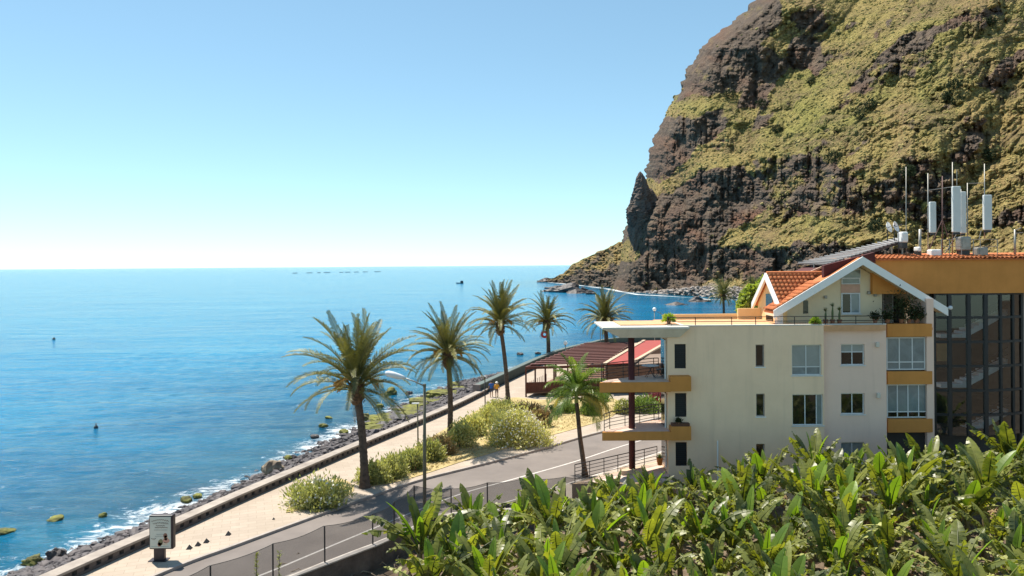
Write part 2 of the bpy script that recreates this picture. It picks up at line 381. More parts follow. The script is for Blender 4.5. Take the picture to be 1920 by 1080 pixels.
# scrub tufts on the slopes: nobody could count them
def blob(seed, n=1, rough=.3):
    r_ = np.random.default_rng(seed); t = (1+5**.5)/2
    v_ = np.array([(-1,t,0),(1,t,0),(-1,-t,0),(1,-t,0),(0,-1,t),(0,1,t),(0,-1,-t),(0,1,-t),(t,0,-1),(t,0,1),(-t,0,-1),(-t,0,1)], float)
    f_ = [(0,11,5),(0,5,1),(0,1,7),(0,7,10),(0,10,11),(1,5,9),(5,11,4),(11,10,2),(10,7,6),(7,1,8),(3,9,4),(3,4,2),(3,2,6),(3,6,8),(3,8,9),(4,9,5),(2,4,11),(6,2,10),(8,6,7),(9,8,1)]
    v_ /= np.linalg.norm(v_[0])
    for _ in range(n-1):
        vl = [tuple(a) for a in v_]; cache = {}; nf_ = []
        def mid(a, b_):
            k = (min(a, b_), max(a, b_))
            if k not in cache:
                q = (np.array(vl[a])+np.array(vl[b_])); q /= np.linalg.norm(q); cache[k] = len(vl); vl.append(tuple(q))
            return cache[k]
        for a, b_, c in f_:
            x, y, z = mid(a, b_), mid(b_, c), mid(c, a); nf_ += [(a, x, z), (b_, y, x), (c, z, y), (x, y, z)]
        v_ = np.array(vl); f_ = nf_
    v_ = v_*(1+rough*(r_.random((len(v_), 1))*2-1))
    return v_, np.array(f_)
def scatter(name, pos, size, mat_, seed=1, flat=.8, rough=.35, level=1, smooth=False):
    r_ = np.random.default_rng(seed); protos = [blob(seed+k, level, rough) for k in range(6)]
    Vs, Fs, o = [], [], 0
    for i, (p, s) in enumerate(zip(pos, size)):
        v_, f_ = protos[i % 6]; a = r_.random()*6.28; c, s_ = math.cos(a), math.sin(a)
        sc = s*(.75+.5*r_.random(3)); sc[2] *= flat
        w = v_*sc; w = np.stack([w[:, 0]*c-w[:, 1]*s_, w[:, 0]*s_+w[:, 1]*c, w[:, 2]], -1)+p
        Vs.append(w); Fs.append(f_+o); o += len(v_)
    return npmesh(name, np.concatenate(Vs), np.concatenate(Fs), mat_, smooth)
scrub_m = mat('cliff_scrub', (.30, .27, .09), .95, c2=(.09, .085, .04), scale=.16, spec=.1)
dryscrub_m = mat('cliff_dry_grass', (.50, .40, .16), .95, c2=(.24, .19, .08), scale=.16, spec=.1)
darkscrub_m = mat('dark_shrub_leaves', (.055, .07, .03), .95, c2=(.025, .035, .018), scale=.4, spec=.1)
pv = (veg*(PX < 1990)*(PY > -40)).ravel(); idx = nrg.choice(pv.size, 17000, p=pv/pv.sum())
pp = CVm.reshape(-1, 3)[idx]; ss = (.3+.9*nrg.random(len(idx))**4)*(pp[:, 1]/480)
wsel = nrg.random(len(idx)) < warm.ravel()[idx]*.75
tag(scatter('scrub', pp[~wsel], ss[~wsel], scrub_m, 3), 'low green scrub covering the mountain slope', 'scrub', kind='stuff')
tag(scatter('dry_grass_tufts', pp[wsel], ss[wsel], dryscrub_m, 4), 'dry yellow grass tufts on the mountain ledges', 'dry grass', kind='stuff')
def cliff_pt(px, py):
    k = np.argmin((PX-px)**2+(PY-py)**2); return CVm.reshape(-1, 3)[k]
def leafball(seed, n, r, leaf, flat=.85):
    r_ = np.random.default_rng(seed); d_ = r_.normal(size=(n, 3)); d_ /= np.linalg.norm(d_, axis=1)[:, None]
    c = d_*(r*(.45+.55*r_.random((n, 1))**.5)); c[:, 2] *= flat
    c *= (1+.25*np.sin(3*d_[:, :1]*2+seed)*np.cos(4*d_[:, 1:2]))
    a = r_.normal(size=(n, 3)); b_ = r_.normal(size=(n, 3)); a /= np.linalg.norm(a, axis=1)[:, None]; b_ /= np.linalg.norm(b_, axis=1)[:, None]
    a = a+d_*.6; L = leaf*(.6+.8*r_.random((n, 1)))
    V_ = np.stack([c-a*L, c+b_*L*.4, c+a*L, c-b_*L*.4], 1).reshape(-1, 3); V_[:, 2] += r*flat*.8
    return V_, np.arange(4*n).reshape(-1, 4)
bushes = [(1786, 168, 3.2, 'tall dark bush, topmost of three on the upper slope'), (1777, 187, 2.6, 'dark bush just below the topmost slope bush'), (1795, 198, 2.6, 'dark bush below and right of the slope bush pair'),
          (1855, 47, 2.4, 'lone dark round bush near the top right of the slope'), (1520, 160, 2.6, 'small dark bush on the green slope beside the dark rock hollow'), (1366, 185, 4, 'dark green bush on the cliff nose beside the lit ledge'),
          (1630, 205, 3.2, 'dark bush in the row across the middle of the slope'), (1612, 222, 3.0, 'dark bush low in the row across the middle slope'), (1425, 200, 3.0, 'dark bush under the steep rock of the cliff nose'),
          (1560, 305, 3.5, 'dark bush above the brown broken rock band'), (1700, 330, 3.0, 'dark bush behind the thin rooftop aerial'), (1850, 300, 3.0, 'dark bush behind the tall panel antenna on the right'),
          (1455, 250, 3.0, 'dark bush on the lit grassy shoulder above the cliff'), (1640, 432, 3.0, 'dark bush on the yellow ledge left of the satellite dishes')]
for i, (px, py, r_, lab) in enumerate(bushes):
    V_, F_ = leafball(100+i, 420, r_, .55)
    o = npmesh('slope_bush', V_, F_, darkscrub_m, False); o.location = cliff_pt(px, py)-np.array((0, 1.0, 0))
    tag(o, lab, 'bush', 'dark bushes on the mountain slope')

# rock spire standing off the cliff nose
rock_m = mat('dark_basalt', (.17, .13, .105), .95, c2=(.08, .065, .06), scale=.15, bmp=.8, bscale=.5, bd=.8, spec=.1)
c0 = PD(1201, 400, cliff_pt(1215, 395)[1]-3); ht = PD(1197, 322, c0.y).z-c0.z
prof = [(-.9, 2.0), (-.5, 6.0), (0, 7.8), (.2, 7.4), (.4, 6.2), (.6, 4.6), (.78, 3.2), (.9, 2.0), (.97, 1.1), (1.0, .2)]
v_, f_ = [], []
nk = 26
for cx_, cy_, kh, kr in ((0, 0, 1, 1), (6.5, 1.5, .60, .85), (-3.2, -1.5, .42, .75), (2.0, -3.0, .34, .9)):
    o_ = len(v_)
    for j in range(46):
        h = -.9+1.9*j/45; r0 = np.interp(h, [a for a, _ in prof], [b_ for _, b_ in prof])*kr
        for k in range(nk):
            t = 2*math.pi*k/nk; rr = r0*(1.02+.10*math.sin(3*t+h*4+cx_)+.08*math.sin(7*t-h*9)+.22*(rng.random()-.5))
            v_.append((c0.x+cx_+rr*math.cos(t)+1.5*h*(1-h), c0.y+cy_+rr*math.sin(t), c0.z+h*ht*kh+.6*(rng.random()-.5)))
    for j in range(45):
        for k in range(nk): f_.append((o_+j*nk+k, o_+j*nk+(k+1) % nk, o_+(j+1)*nk+(k+1) % nk, o_+(j+1)*nk+k))
mb = MB(); mb.add(v_, f_); tag(mb.build('rock_spire', rock_m), 'pointed dark rock spire beside the cliff nose above the sea', 'rock')

# ================================================================ SETTING: land, promenade, road
def crom(pts, n=8):
    pts = [np.array(p, float) for p in pts]; q = [2*pts[0]-pts[1]]+pts+[2*pts[-1]-pts[-2]]; out = []
    for i in range(1, len(q)-2):
        for k in range(n):
            t = k/n; a, b_, c, d_ = q[i-1:i+3]
            out.append(.5*((2*b_)+(-a+c)*t+(2*a-5*b_+4*c-d_)*t*t+(-a+3*b_-3*c+d_)*t**3))
    return out+[pts[-1]]
def offs(line, d):
    out = []
    for i, p in enumerate(line):
        t = line[min(i+1, len(line)-1)]-line[max(i-1, 0)]; t = t/np.linalg.norm(t); out.append(p+np.array((t[1], -t[0]))*d)
    return out
def strip(name, l0, l1, z, mat_, zf=None, depth=0):
    n = len(l0); v_ = [(p[0], p[1], z) for p in l0]+[(p[0], p[1], z) for p in l1]
    mb = MB(); mb.add(v_, [(i, n+i, n+i+1, i+1) for i in range(n-1)]); return mb.build(name, mat_)
WALL = crom([(-32, 0), (-25.5, 17)]+[(P(*q).x, P(*q).y) for q in ((150, 1080), (327, 1000), (480, 930), (670, 847), (840, 774), (915, 737))], 6)
WALL2 = crom([(P(905, 741).x-.2, P(905, 741).y)]+[(PD(px, py, Y).x, Y) for px, py, Y in ((985, 684, 97), (1022, 668, 106), (1060, 656, 115), (1110, 645, 124), (1165, 635, 132))]+[(40, 146), (75, 178), (105, 250), (118, 330)], 6)
KERB = crom([(-28.5, -6), (-25, 8), (-21.6, 23)]+[(P(*q).x, P(*q).y) for q in ((282, 1080), (440, 1020), (605, 960), (700, 926), (790, 897), (890, 872), (1000, 844), (1120, 810))]+[(16, 70.5), (27, 77), (60, 92)], 8)
soil_m = mat('plantation_soil', (.20, .155, .11), .95, c2=(.09, .065, .045), scale=1.2, bmp=.7, bscale=6, bd=.1, spec=.1)
mb = MB()
gp = [(p[0]-.3, p[1]) for p in WALL]+[(p[0]-.2, p[1]) for p in WALL2]+[(330, 335), (400, -80), (-32, -80)]
mb.add([(x, y, -.35) for x, y in gp], [tuple(range(len(gp)))[::-1]])
tag(mb.build('ground', soil_m), kind='structure')
m, nt, b = _new('promenade_paving')
v = coords(nt, 'World', (1, 1, 1), (0, 0, R(-19.6)))
br = nt.nodes.new('ShaderNodeTexBrick'); nt.links.new(v, br.inputs['Vector']); br.inputs['Scale'].default_value = 1.0
br.inputs['Brick Width'].default_value = .9; br.inputs['Row Height'].default_value = .45; br.inputs['Mortar Size'].default_value = .012
br.inputs['Color1'].default_value = (.37, .305, .245, 1); br.inputs['Color2'].default_value = (.43, .36, .29, 1); br.inputs['Mortar'].default_value = (.27, .22, .17, 1)
n2 = noise(nt, coords(nt, 'World'), .35, 7, .7, .5)
pc = mix(nt, ramp(nt, n2, [(.35, (.5, .5, .5)), (.62, (0, 0, 0))]), br.outputs[0], (.30, .245, .19))
nt.links.new(pc, b.inputs['Base Color']); b.inputs['Roughness'].default_value = .85; b.inputs['Specular IOR Level'].default_value = .2
wl_ = WALL+WALL2[1:]
def resample(line, n):
    L = np.array(line); s = np.concatenate([[0], np.cumsum(np.linalg.norm(np.diff(L, axis=0), axis=1))])
    q = np.linspace(0, s[-1], n); return [np.array((np.interp(t, s, L[:, 0]), np.interp(t, s, L[:, 1]))) for t in q]
tag(strip('promenade', resample([w for w in wl_ if w[1] < 140], 160), resample([k for k in KERB], 160), 0, m), kind='structure')
pvm = m
asph = mat('asphalt', (.215, .187, .170), .9, c2=(.150, .130, .119), scale=.28, bmp=.25, bscale=40, bd=.01, spec=.2)
tag(strip('road', offs(KERB, .16), offs(KERB, 7.6), -.13, asph), kind='structure')
side_m = mat('pavement_concrete', (.34, .295, .25), .9, .12, .8, spec=.2)
kf = [i for i, k in enumerate(KERB) if k[1] > 52]
tag(strip('pavement', [offs(KERB, 7.6)[i] for i in kf], [offs(KERB, 14)[i] for i in kf], -.02, side_m), kind='structure')
kst_m = mat('kerb_stone', (.34, .30, .27), .85, .2, 1.5, spec=.2)
n = len(KERB); k0, k1 = offs(KERB, -.02), offs(KERB, .16)
mb = MB(); mb.add([(p[0], p[1], .012) for p in k0]+[(p[0], p[1], .012) for p in k1]+[(p[0], p[1], -.2) for p in k1],
                  [(i, n+i, n+i+1, i+1) for i in range(n-1)]+[(n+i, 2*n+i, 2*n+i+1, n+i+1) for i in range(n-1)])
tag(mb.build('kerb', kst_m), kind='structure')
line_m = mat('road_line_paint', (.62, .58, .54), .8, c2=(.40, .37, .35), scale=3)
tag(strip('centre_line', offs(KERB, 4.02), offs(KERB, 4.16), -.126, line_m), kind='structure')
tag(strip('edge_line', offs(KERB, 7.25), offs(KERB, 7.36), -.126, line_m), kind='structure')
# planting strip with dry grass
m, nt, b = _new('dry_verge_grass')
v = coords(nt, 'World'); n1 = noise(nt, v, .9, 7, .7); n2 = noise(nt, v, 9, 4, .6)
c = ramp(nt, n1, [(.3, (.25, .205, .12)), (.5, (.41, .335, .175)), (.7, (.50, .43, .26))])
nt.links.new(mix(nt, .3, c, ramp(nt, n2, [(.3, (.25, .2, .12)), (.7, (.7, .62, .42))]), 'OVERLAY'), b.inputs['Base Color']); b.inputs['Roughness'].default_value = .95
b.inputs['Specular IOR Level'].default_value = .1; nt.links.new(bump(nt, n2, .6, .06), b.inputs['Normal'])
BEDS = [[(536, 962), (560, 925), (620, 898), (655, 905), (660, 925), (600, 950)],
        [(672, 915), (690, 880), (780, 838), (850, 795), (905, 765), (960, 746), (1010, 750), (1060, 748), (1130, 745), (1165, 755), (1150, 780), (1100, 798), (1000, 826), (920, 850), (860, 868), (800, 888), (740, 905)]]
for bd_ in BEDS:
    q = crom([(P(*a).x, P(*a).y) for a in bd_]+[(P(*bd_[0]).x, P(*bd_[0]).y)], 4)[:-1]
    mb = MB(); q = [(a[0], a[1]) for a in q]; ar = sum(q[i][0]*q[(i+1) % len(q)][1]-q[(i+1) % len(q)][0]*q[i][1] for i in range(len(q)))
    if ar < 0: q = q[::-1]
    mb.prism(q, -.05, .035); tag(mb.build('planting_bed', m), kind='structure')
vgm = m
# ================================================================ shingle shore and its boulders
shn = [np.array(s) for s in SHORE[1:11]]
def shore_pt(t, u):    # t along (0..1), u across: 0 wall foot, 1 waterline
    wl2 = wl_; i = t*(len(wl2)-1)*.72+6; k = int(i); a = wl2[k]*(1-(i-k))+wl2[k+1]*(i-k)
    best = None
    X = np.array([a[0]]); Y = np.array([a[1]]); dd = abs(segdist(X, Y, SHORE)[0])
    tt = wl2[k+1]-wl2[k]; tt = tt/np.linalg.norm(tt); nrm = np.array((-tt[1], tt[0]))
    p = a+nrm*(.6+(dd-.6)*u); return np.array((p[0], p[1], -.9+(SEA+.9)*u))
rows = [[shore_pt(t, u)+np.array((0, 0, .25*(rng.random()-.5))) for u in np.linspace(0, 1.25, 12)] for t in np.linspace(0, 1, 150)]
peb_m = mat('shore_pebbles', (.11, .095, .095), .8, c2=(.03, .027, .03), scale=1.1, bmp=.9, bscale=4, bd=.25, spec=.35)
sv = np.array(rows); tag(npmesh('shore', sv.reshape(-1, 3), gridfaces(150, 12)[:, ::-1], peb_m, True), kind='structure')
pp, ss = [], []
for _ in range(5200):
    u = rng.random()**.8*1.12; t = rng.random()**1.1
    p = shore_pt(t, u); pp.append(p+np.array((0, 0, .05))); ss.append(.10+.28*rng.random()**2.2)
tag(scatter('shore_stones', pp, ss, mat('shore_stone', (.135, .115, .115), .7, c2=(.03, .027, .030), scale=1.3, spec=.4), 8, .7, .25), 'grey and black stones heaped along the foot of the sea wall', 'stones', kind='stuff')
moss_m = mat('mossy_rock', (.24, .24, .055), .9, c2=(.045, .042, .036), scale=.9, bmp=.8, bscale=3, bd=.15, spec=.2)
drk_m = mat('wet_black_rock', (.10, .085, .08), .6, c2=(.03, .026, .027), scale=.8, bmp=.8, bscale=3, bd=.15, spec=.5)
tan_m = mat('tan_boulder', (.36, .29, .20), .85, c2=(.17, .13, .10), scale=1.1, bmp=.6, bscale=4, bd=.1, spec=.2)
BOUL = [(510, 888, 1.3, 'tan', 1.3, 'big square tan boulder among the dark stones by the sea wall'), (105, 973, .7, 'moss', .35, 'flat moss-topped rock awash in foam left of the billboard'), (8, 996, .9, 'moss', .3, 'flat mossy rock cut by the left edge of the picture'),
        (192, 966, .4, 'moss', .6, 'small mossy rock in the surf above the billboard'), (62, 1052, .8, 'moss', .6, 'dark moss-streaked rock in the bottom left surf'), (105, 1046, .9, 'dark', 1.0, 'tall dark rock at the water edge in the bottom left'),
        (350, 938, .6, 'moss', .6, 'mossy rock in white foam behind the billboard'), (370, 930, .5, 'moss', .5, 'small mossy rock beside the one in white foam'), (540, 858, .5, 'moss', .6, 'small yellow mossy rock left of the nearest palm'),
        (733, 738, 1.3, 'moss', .9, 'round mossy boulder at the far tip of the mossy rock bank'), (766, 738, .8, 'dark', .7, 'dark boulder at the far tip of the mossy bank'), (606, 798, .8, 'moss', .4, 'low mossy rock in the water left of the nearest palm trunk'),
        (617, 783, .6, 'moss', .4, 'small mossy rock awash beyond the low one by the nearest palm'), (645, 810, .7, 'moss', .6, 'dark green rock awash just left of the nearest palm trunk'), (590, 818, .7, 'dark', .4, 'small dark flat rock in the water left of the palm'),
        (685, 785, 1.1, 'moss', .8, 'dark mossy boulder right behind the nearest palm trunk'), (700, 790, 1.0, 'dark', .6, 'dark boulder right of the nearest palm trunk'), (713, 762, .8, 'moss', .6, 'mossy boulder in the water above the rock bank'),
        (975, 664, 1.0, 'dark', .5, 'dark rock in the sea beyond the green sea wall'), (1008, 663, .9, 'dark', .6, 'small dark rock off the green sea wall, nearer the palm')]
for i in range(38):
    t = rng.random(); px = 700+t*175+rng.uniform(-25, 25); py = 800-t*72+rng.uniform(-16, 16)
    BOUL.append((px, py, rng.uniform(.6, 1.4), 'moss' if rng.random() < .7 else 'dark', rng.uniform(.3, .55), None))
ORD = 'first second third fourth fifth sixth seventh eighth ninth tenth eleventh twelfth thirteenth fourteenth fifteenth sixteenth seventeenth eighteenth nineteenth twentieth twenty-first twenty-second twenty-third twenty-fourth twenty-fifth twenty-sixth twenty-seventh twenty-eighth twenty-ninth thirtieth thirty-first thirty-second thirty-third thirty-fourth thirty-fifth thirty-sixth thirty-seventh thirty-eighth'.split()
for kk, wd in (('moss', 'flat mossy boulder'), ('dark', 'dark bare boulder')):
    js = sorted([j for j, q in enumerate(BOUL) if q[5] is None and q[3] == kk], key=lambda j: BOUL[j][0])
    for n_, j in enumerate(js): BOUL[j] = BOUL[j][:5]+('*%s in the rock bank behind the street lamp, %s from the left' % (wd, ORD[n_]),)
MM = {'tan': tan_m, 'moss': moss_m, 'dark': drk_m}
for i, (px, py, s, k, fl, lab) in enumerate(BOUL):
    v_, f_ = blob(300+i, 3, .17); v_ = v_*(1+.22*np.sin(v_[:, [1, 2, 0]]*3+i)); v_ = np.clip(v_, -.97, .97)
    bk2 = lab[0] == '*'; q2 = 1.5 if bk2 else .72
    p = P(px, py, SEA+(.45 if bk2 else .1)); o = npmesh('boulder', v_*np.array((s*q2, s*q2*.85, s*fl*(.9 if bk2 else .7))), f_, MM[k], False)
    o.location = p; o.rotation_euler = (rng.uniform(-.15, .15), rng.uniform(-.15, .15), rng.random()*6)
    tag(o, lab.lstrip('*'), 'rock', 'rocks of the mossy bank' if lab[0] == '*' else 'boulders along the shore')
SR = [(1062, 548, 9, .55, 'largest black sea rock off the headland'), (1040, 547, 6, .5, 'black sea rock left of the largest one off the headland'), (1082, 550, 5, .6, 'black sea rock right of the largest one off the headland'), (1096, 549, 4.5, .6, 'small black sea rock nearest the headland foot'),
      (1108, 552, 3, .5, 'smallest black rock at the headland foot'), (1030, 541, 4, .35, 'low flat sea rock farthest left off the headland'), (1055, 538, 5, .35, 'low flat sea rock behind the largest one'), (1022, 529, 7, .5, 'dark rock at the very tip of the headland'), (1268, 572, 3.5, .3, 'low white-edged rock in the dark green bay'), (1310, 566, 4, .5, 'dark rock at the edge of the bay beach')]
for i, (px, py, s, fl, lab) in enumerate(SR):
    v_, f_ = blob(500+i, 3, .16); v_ = v_*(1+.3*np.sin(v_[:, [1, 2, 0]]*3.3+i))
    o = npmesh('sea_rock', v_*np.array((s, s*.7, s*fl)), f_, drk_m, False); o.location = P(px, py, SEA); tag(o, lab, 'rock', 'sea rocks off the headland')
pp = []; ss = []
for _ in range(1500):
    p = P(rng.uniform(1185, 1400), 0, 0) if False else None
    px = rng.uniform(1190, 1400); py = 556-(px-1190)*.11*rng.random()-rng.random()*6+max(0, (px-1300)*.12)
    q = cliff_pt(px, py); pp.append(q+np.array((rng.uniform(-2, 2), rng.uniform(-2, 2), .2))); ss.append(.4+1.1*rng.random()**2)
tag(scatter('beach_boulders', pp, ss, mat('beach_stone', (.42, .37, .33), .9, c2=(.16, .14, .13), scale=.5), 12, .7, .3), 'pale grey boulders covering the beach under the cliff', 'boulders', kind='stuff')
# ================================================================ sea walls
conc_m = mat('sea_wall_concrete', (.40, .35, .30), .9, c2=(.24, .205, .18), scale=1.0, bmp=.4, bscale=8, bd=.03, spec=.2)
green_m = mat('dark_green_wall_paint', (.030, .055, .050), .7, .3, 1.5)
W = [w for w in resample(WALL, 400) if w[1] > 24]
def ribbon(line, w0, w1, z0, z1):
    a = offs(line, w0); b_ = offs(line, w1); n = len(line); mb = MB()
    v_ = [(p[0], p[1], z) for L, z in ((a, z0), (b_, z0), (b_, z1), (a, z1)) for p in L]
    f_ = []
    for i in range(n-1):
        for j in range(4):
            k = (j+1) % 4; f_.append((j*n+i, j*n+i+1, k*n+i+1, k*n+i))
    f_ += [(0, n, 2*n, 3*n), (n-1, 4*n-1, 3*n-1, 2*n-1)]
    return mb.add(v_, f_)
r0 = W[0]; sw = empty('sea_wall', (r0[0], r0[1], 0), 'low concrete sea wall with square openings along the promenade', 'wall')
dkc_m = mat('weathered_shaded_face', (.15, .125, .112), .95, c2=(.085, .07, .064), scale=1.5, spec=.15)  # weathered concrete, darkened further to carry the shade of the inner face
ribbon(W, -.42, 0, -1.4, .13).build('plinth', dkc_m, sw); ribbon(W, -1.3, -.42, -1.4, .09).build('added_outer_ledge', mat('sunlit_tone_ledge', (.58, .53, .47), .9), sw)  # ledge added seaward in a brighter tone so the openings look sunlit
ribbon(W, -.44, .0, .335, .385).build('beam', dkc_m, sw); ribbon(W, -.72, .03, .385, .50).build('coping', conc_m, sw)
seg = np.linalg.norm(np.diff(np.array(W), axis=0), axis=1).sum(); nb = int(seg/.64)
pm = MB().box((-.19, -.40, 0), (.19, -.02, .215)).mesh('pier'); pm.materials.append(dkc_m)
Wr = resample(W, nb)
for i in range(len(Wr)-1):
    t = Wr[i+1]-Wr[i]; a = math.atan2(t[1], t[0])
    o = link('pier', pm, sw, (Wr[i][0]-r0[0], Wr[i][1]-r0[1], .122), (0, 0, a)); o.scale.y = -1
# y axis of a pier points seaward: mirror keeps it on the wall line
r0 = WALL2[0]; W2 = [w for w in WALL2 if w[1] < 180]
gw = empty('green_sea_wall', (r0[0], r0[1], 0), 'taller dark green sea wall curving round behind the wooden pergola', 'wall')
ribbon(W2, -.75, -.12, -1.5, 1.0).build('wall_face', green_m, gw)
ribbon(W2, -.80, -.09, 1.0, 1.12).build('coping', mat('green_wall_coping', (.10, .13, .12), .8), gw)
mb = MB(); c = W2[0]; ribbon([W2[0]-(W2[1]-W2[0])*.12, W2[0]], -.82, -.02, -1.0, 1.16).build('end_block', mat('grey_end_block', (.16, .135, .13), .9), gw)

# ================================================================ low wall with net fence beside the plantation
ledge_m = mat('ledge_concrete', (.46, .42, .38), .9, c2=(.30, .26, .23), scale=1.5, spec=.2)
dwall_m = mat('plantation_wall_stone', (.16, .13, .115), .95, c2=(.07, .058, .052), scale=1.2, bmp=.7, bscale=4, bd=.08)
steel_m = mat('dark_fence_steel', (.05, .05, .052), .55, .2, 4, metal=.4)
m, nt, b = _new('shade_net'); b.inputs['Base Color'].default_value = (.10, .09, .09, 1); b.inputs['Roughness'].default_value = .9
tr = nt.nodes.new('ShaderNodeBsdfTransparent'); mx = nt.nodes.new('ShaderNodeMixShader')
wv = nt.nodes.new('ShaderNodeTexWave'); wv.inputs['Scale'].default_value = 30; wv.inputs['Distortion'].default_value = 3
nt.links.new(coords(nt, 'World'), wv.inputs['Vector'])
nt.links.new(math_(nt, 'ADD', math_(nt, 'MULTIPLY', wv.outputs['Fac'], .2), .42), mx.inputs[0])
nt.links.new(tr.outputs[0], mx.inputs[1]); nt.links.new(b.outputs[0], mx.inputs[2]); nt.links.new(mx.outputs[0], nt.nodes['Material Output'].inputs[0]); net_m = m
LZ = .8
fpts = [P(150, 1235, LZ), P(390, 1142, LZ), P(540, 1080, LZ), P(700, 1020, LZ), P(781, 985, LZ)]
f2 = [P(781, 985, LZ), P(786, 966, LZ), P(870, 960, LZ), P(960, 953, LZ), P(1060, 945, LZ), P(1110, 940, LZ)]
pw = empty('plantation_wall', (fpts[2].x, fpts[2].y, 0), 'low stone wall with pale ledge between the road and the banana plants', 'wall')
for L in (fpts, f2[1:]):
    l2 = [np.array((p.x, p.y)) for p in L]
    ribbon(l2, -.05, .22, -1.0, LZ-.06).build('wall', dwall_m, pw); ribbon(l2, -.10, .27, LZ-.06, LZ).build('ledge', ledge_m, pw)
l2 = [np.array((p.x, p.y)) for p in f2[:2]]; ribbon(l2, -.1, .12, -1.0, LZ-.07).build('corner_wall', dwall_m, pw)
ff = empty('net_fence', (fpts[2].x, fpts[2].y, LZ), 'grey netting fence on thin dark posts above the plantation wall', 'fence')
posts = [(215, 1210, 1.6), (300, 1177, 1.6), (395, 1140, 1.65), (512, 1092, 1.62), (609, 1054, 1.62), (699, 1020, 1.42), (739, 1002, 1.6), (777, 986, 2.05)]
posts2 = [(846, 962, 1.3), (914, 957, 1.5), (985, 951, 1.6), (1060, 945, 1.5), (1110, 940, 1.4)]
prev = None
for px, py, h in posts+posts2:
    p = P(px, py, LZ); t = p+Vector((0, 0, h))
    MB().tube([p-Vector((0, 0, .05)), t], .035, 6).build('post', steel_m, ff)
    if prev:
        a, ta = prev; n = 7; v_ = []
        for k in range(n+1):
            s = k/n; q = a.lerp(p, s); tq = ta.lerp(t, s); sag = .10*math.sin(math.pi*s); bow = .03*math.sin(5*s+px)
            v_ += [q+Vector((bow, 0, .03)), tq+Vector((bow, 0, -sag))]
        MB().add(v_, [(2*k, 2*k+2, 2*k+3, 2*k+1) for k in range(n)]).build('net_panel', net_m, ff)
        MB().tube([v_[2*k+1] for k in range(n+1)], .012, 5).build('top_wire', steel_m, ff)
    prev = (p, t)
# dry sticks and litter on the soil below the wall
stick_m = mat('dry_sticks', (.42, .32, .22), .9, c2=(.18, .13, .09), scale=3)
mb = MB()
for _ in range(160):
    p = P(rng.uniform(540, 900), rng.uniform(1040, 1110), -.25); p = Vector((p.x, p.y-rng.random()*3, -.30)); a = rng.random()*6.28; L = rng.uniform(.4, 1.6)
    mb.tube([p, p+Vector((math.cos(a)*L/2, math.sin(a)*L/2, .06+rng.random()*.25)), p+Vector((math.cos(a+.3)*L, math.sin(a+.3)*L, .02))], [.03, .022, .01], 4)
tag(mb.build('dry_litter', stick_m), 'dry banana sticks and litter on the soil below the wall', 'litter', kind='stuff')

# ================================================================ palms
bark_m = mat('palm_bark', (.17, .125, .095), .95, c2=(.06, .045, .038), scale=5, bmp=1, bscale=14, bd=.06, spec=.1)
boss_m = mat('palm_boss_bark', (.22, .14, .085), .95, c2=(.07, .045, .03), scale=6, bmp=1, bscale=18, bd=.06, spec=.1)
pleaf_m = leafmat('date_palm_leaf', (.285, .26, .07), (.065, .075, .026), .12, .55, 1.2, tc=(1.2, 1.25, .6))
dryleaf_m = leafmat('dry_palm_leaf', (.38, .27, .11), (.20, .13, .06), .25, .7, 1.2, tc=(1.2, 1.0, .6))
gleaf_m = leafmat('green_palm_leaf', (.21, .28, .05), (.06, .11, .025), .36, .4, 1.2)
yleaf_m = leafmat('yellow_palm_leaf', (.50, .42, .12), (.28, .25, .06), .35, .5, 1.2, tc=(1.2, 1.1, .5))
def frond_mesh(name, L, e0, droop, seed, n=44, wid=.5, mat_=None, vee=35, hang=.15, tw=.022, power=1.4):
    r_ = random.Random(seed); pts = []; p = Vector((0, 0, 0)); N = 16
    for k in range(N+1):
        pts.append(p.copy()); s = k/N; e = R(e0-droop*s**power); p = p+Vector((math.cos(e), 0, math.sin(e)))*(L/N)
    mb = MB(); mb.tube(pts, [.045*(1-.85*k/N) for k in range(N+1)], 4)
    for k in range(n):
        s = .12+.86*(k+.3)/n; i = min(N-1, int(s*N)); fr = s*N-i; c = pts[i].lerp(pts[i+1], fr); d = (pts[i+1]-pts[i]).normalized()
        up = Vector((-d.z, 0, d.x)); ll = wid*(math.sin(math.pi*min(1, s*.82+.16))**.6)*r_.uniform(.8, 1.1)
        for sd_ in (-1, 1):
            fw = .55+.5*s+r_.uniform(-.12, .12); dr = (d*fw+Vector((0, sd_, 0))*math.cos(R(vee))+up*math.sin(R(vee))*r_.uniform(.4, 1.2)).normalized()
            m1 = c+dr*ll*.55; tip = c+dr*ll+Vector((0, 0, -hang*ll*r_.uniform(.5, 1.6)))
            w_ = d*tw
            mb.add([c-w_*.6, c+w_*.6, m1+w_, tip, m1-w_], [(0, 1, 2, 4), (4, 2, 3)])
    me = mb.mesh(name); me.materials.append(mat_ or pleaf_m); return me
CLS = [(86, 22, 1.0), (76, 42, 1.0), (62, 62, 1.0), (47, 78, 1.0), (30, 92, 1.0), (12, 88, .97), (-8, 70, .9)]
FM = [[frond_mesh('date_frond', 1.0*4, a, d_*.92, 10*i+j, 54, .50, None, 32, .14, .027) for j in range(2)] for i, (a, d_, _) in enumerate(CLS)]
DRY = [frond_mesh('dry_frond', 3.4, -35, 45, 91, 30, .38, dryleaf_m, 15, .5)]
CNT = [9, 10, 11, 11, 11, 9, 6]
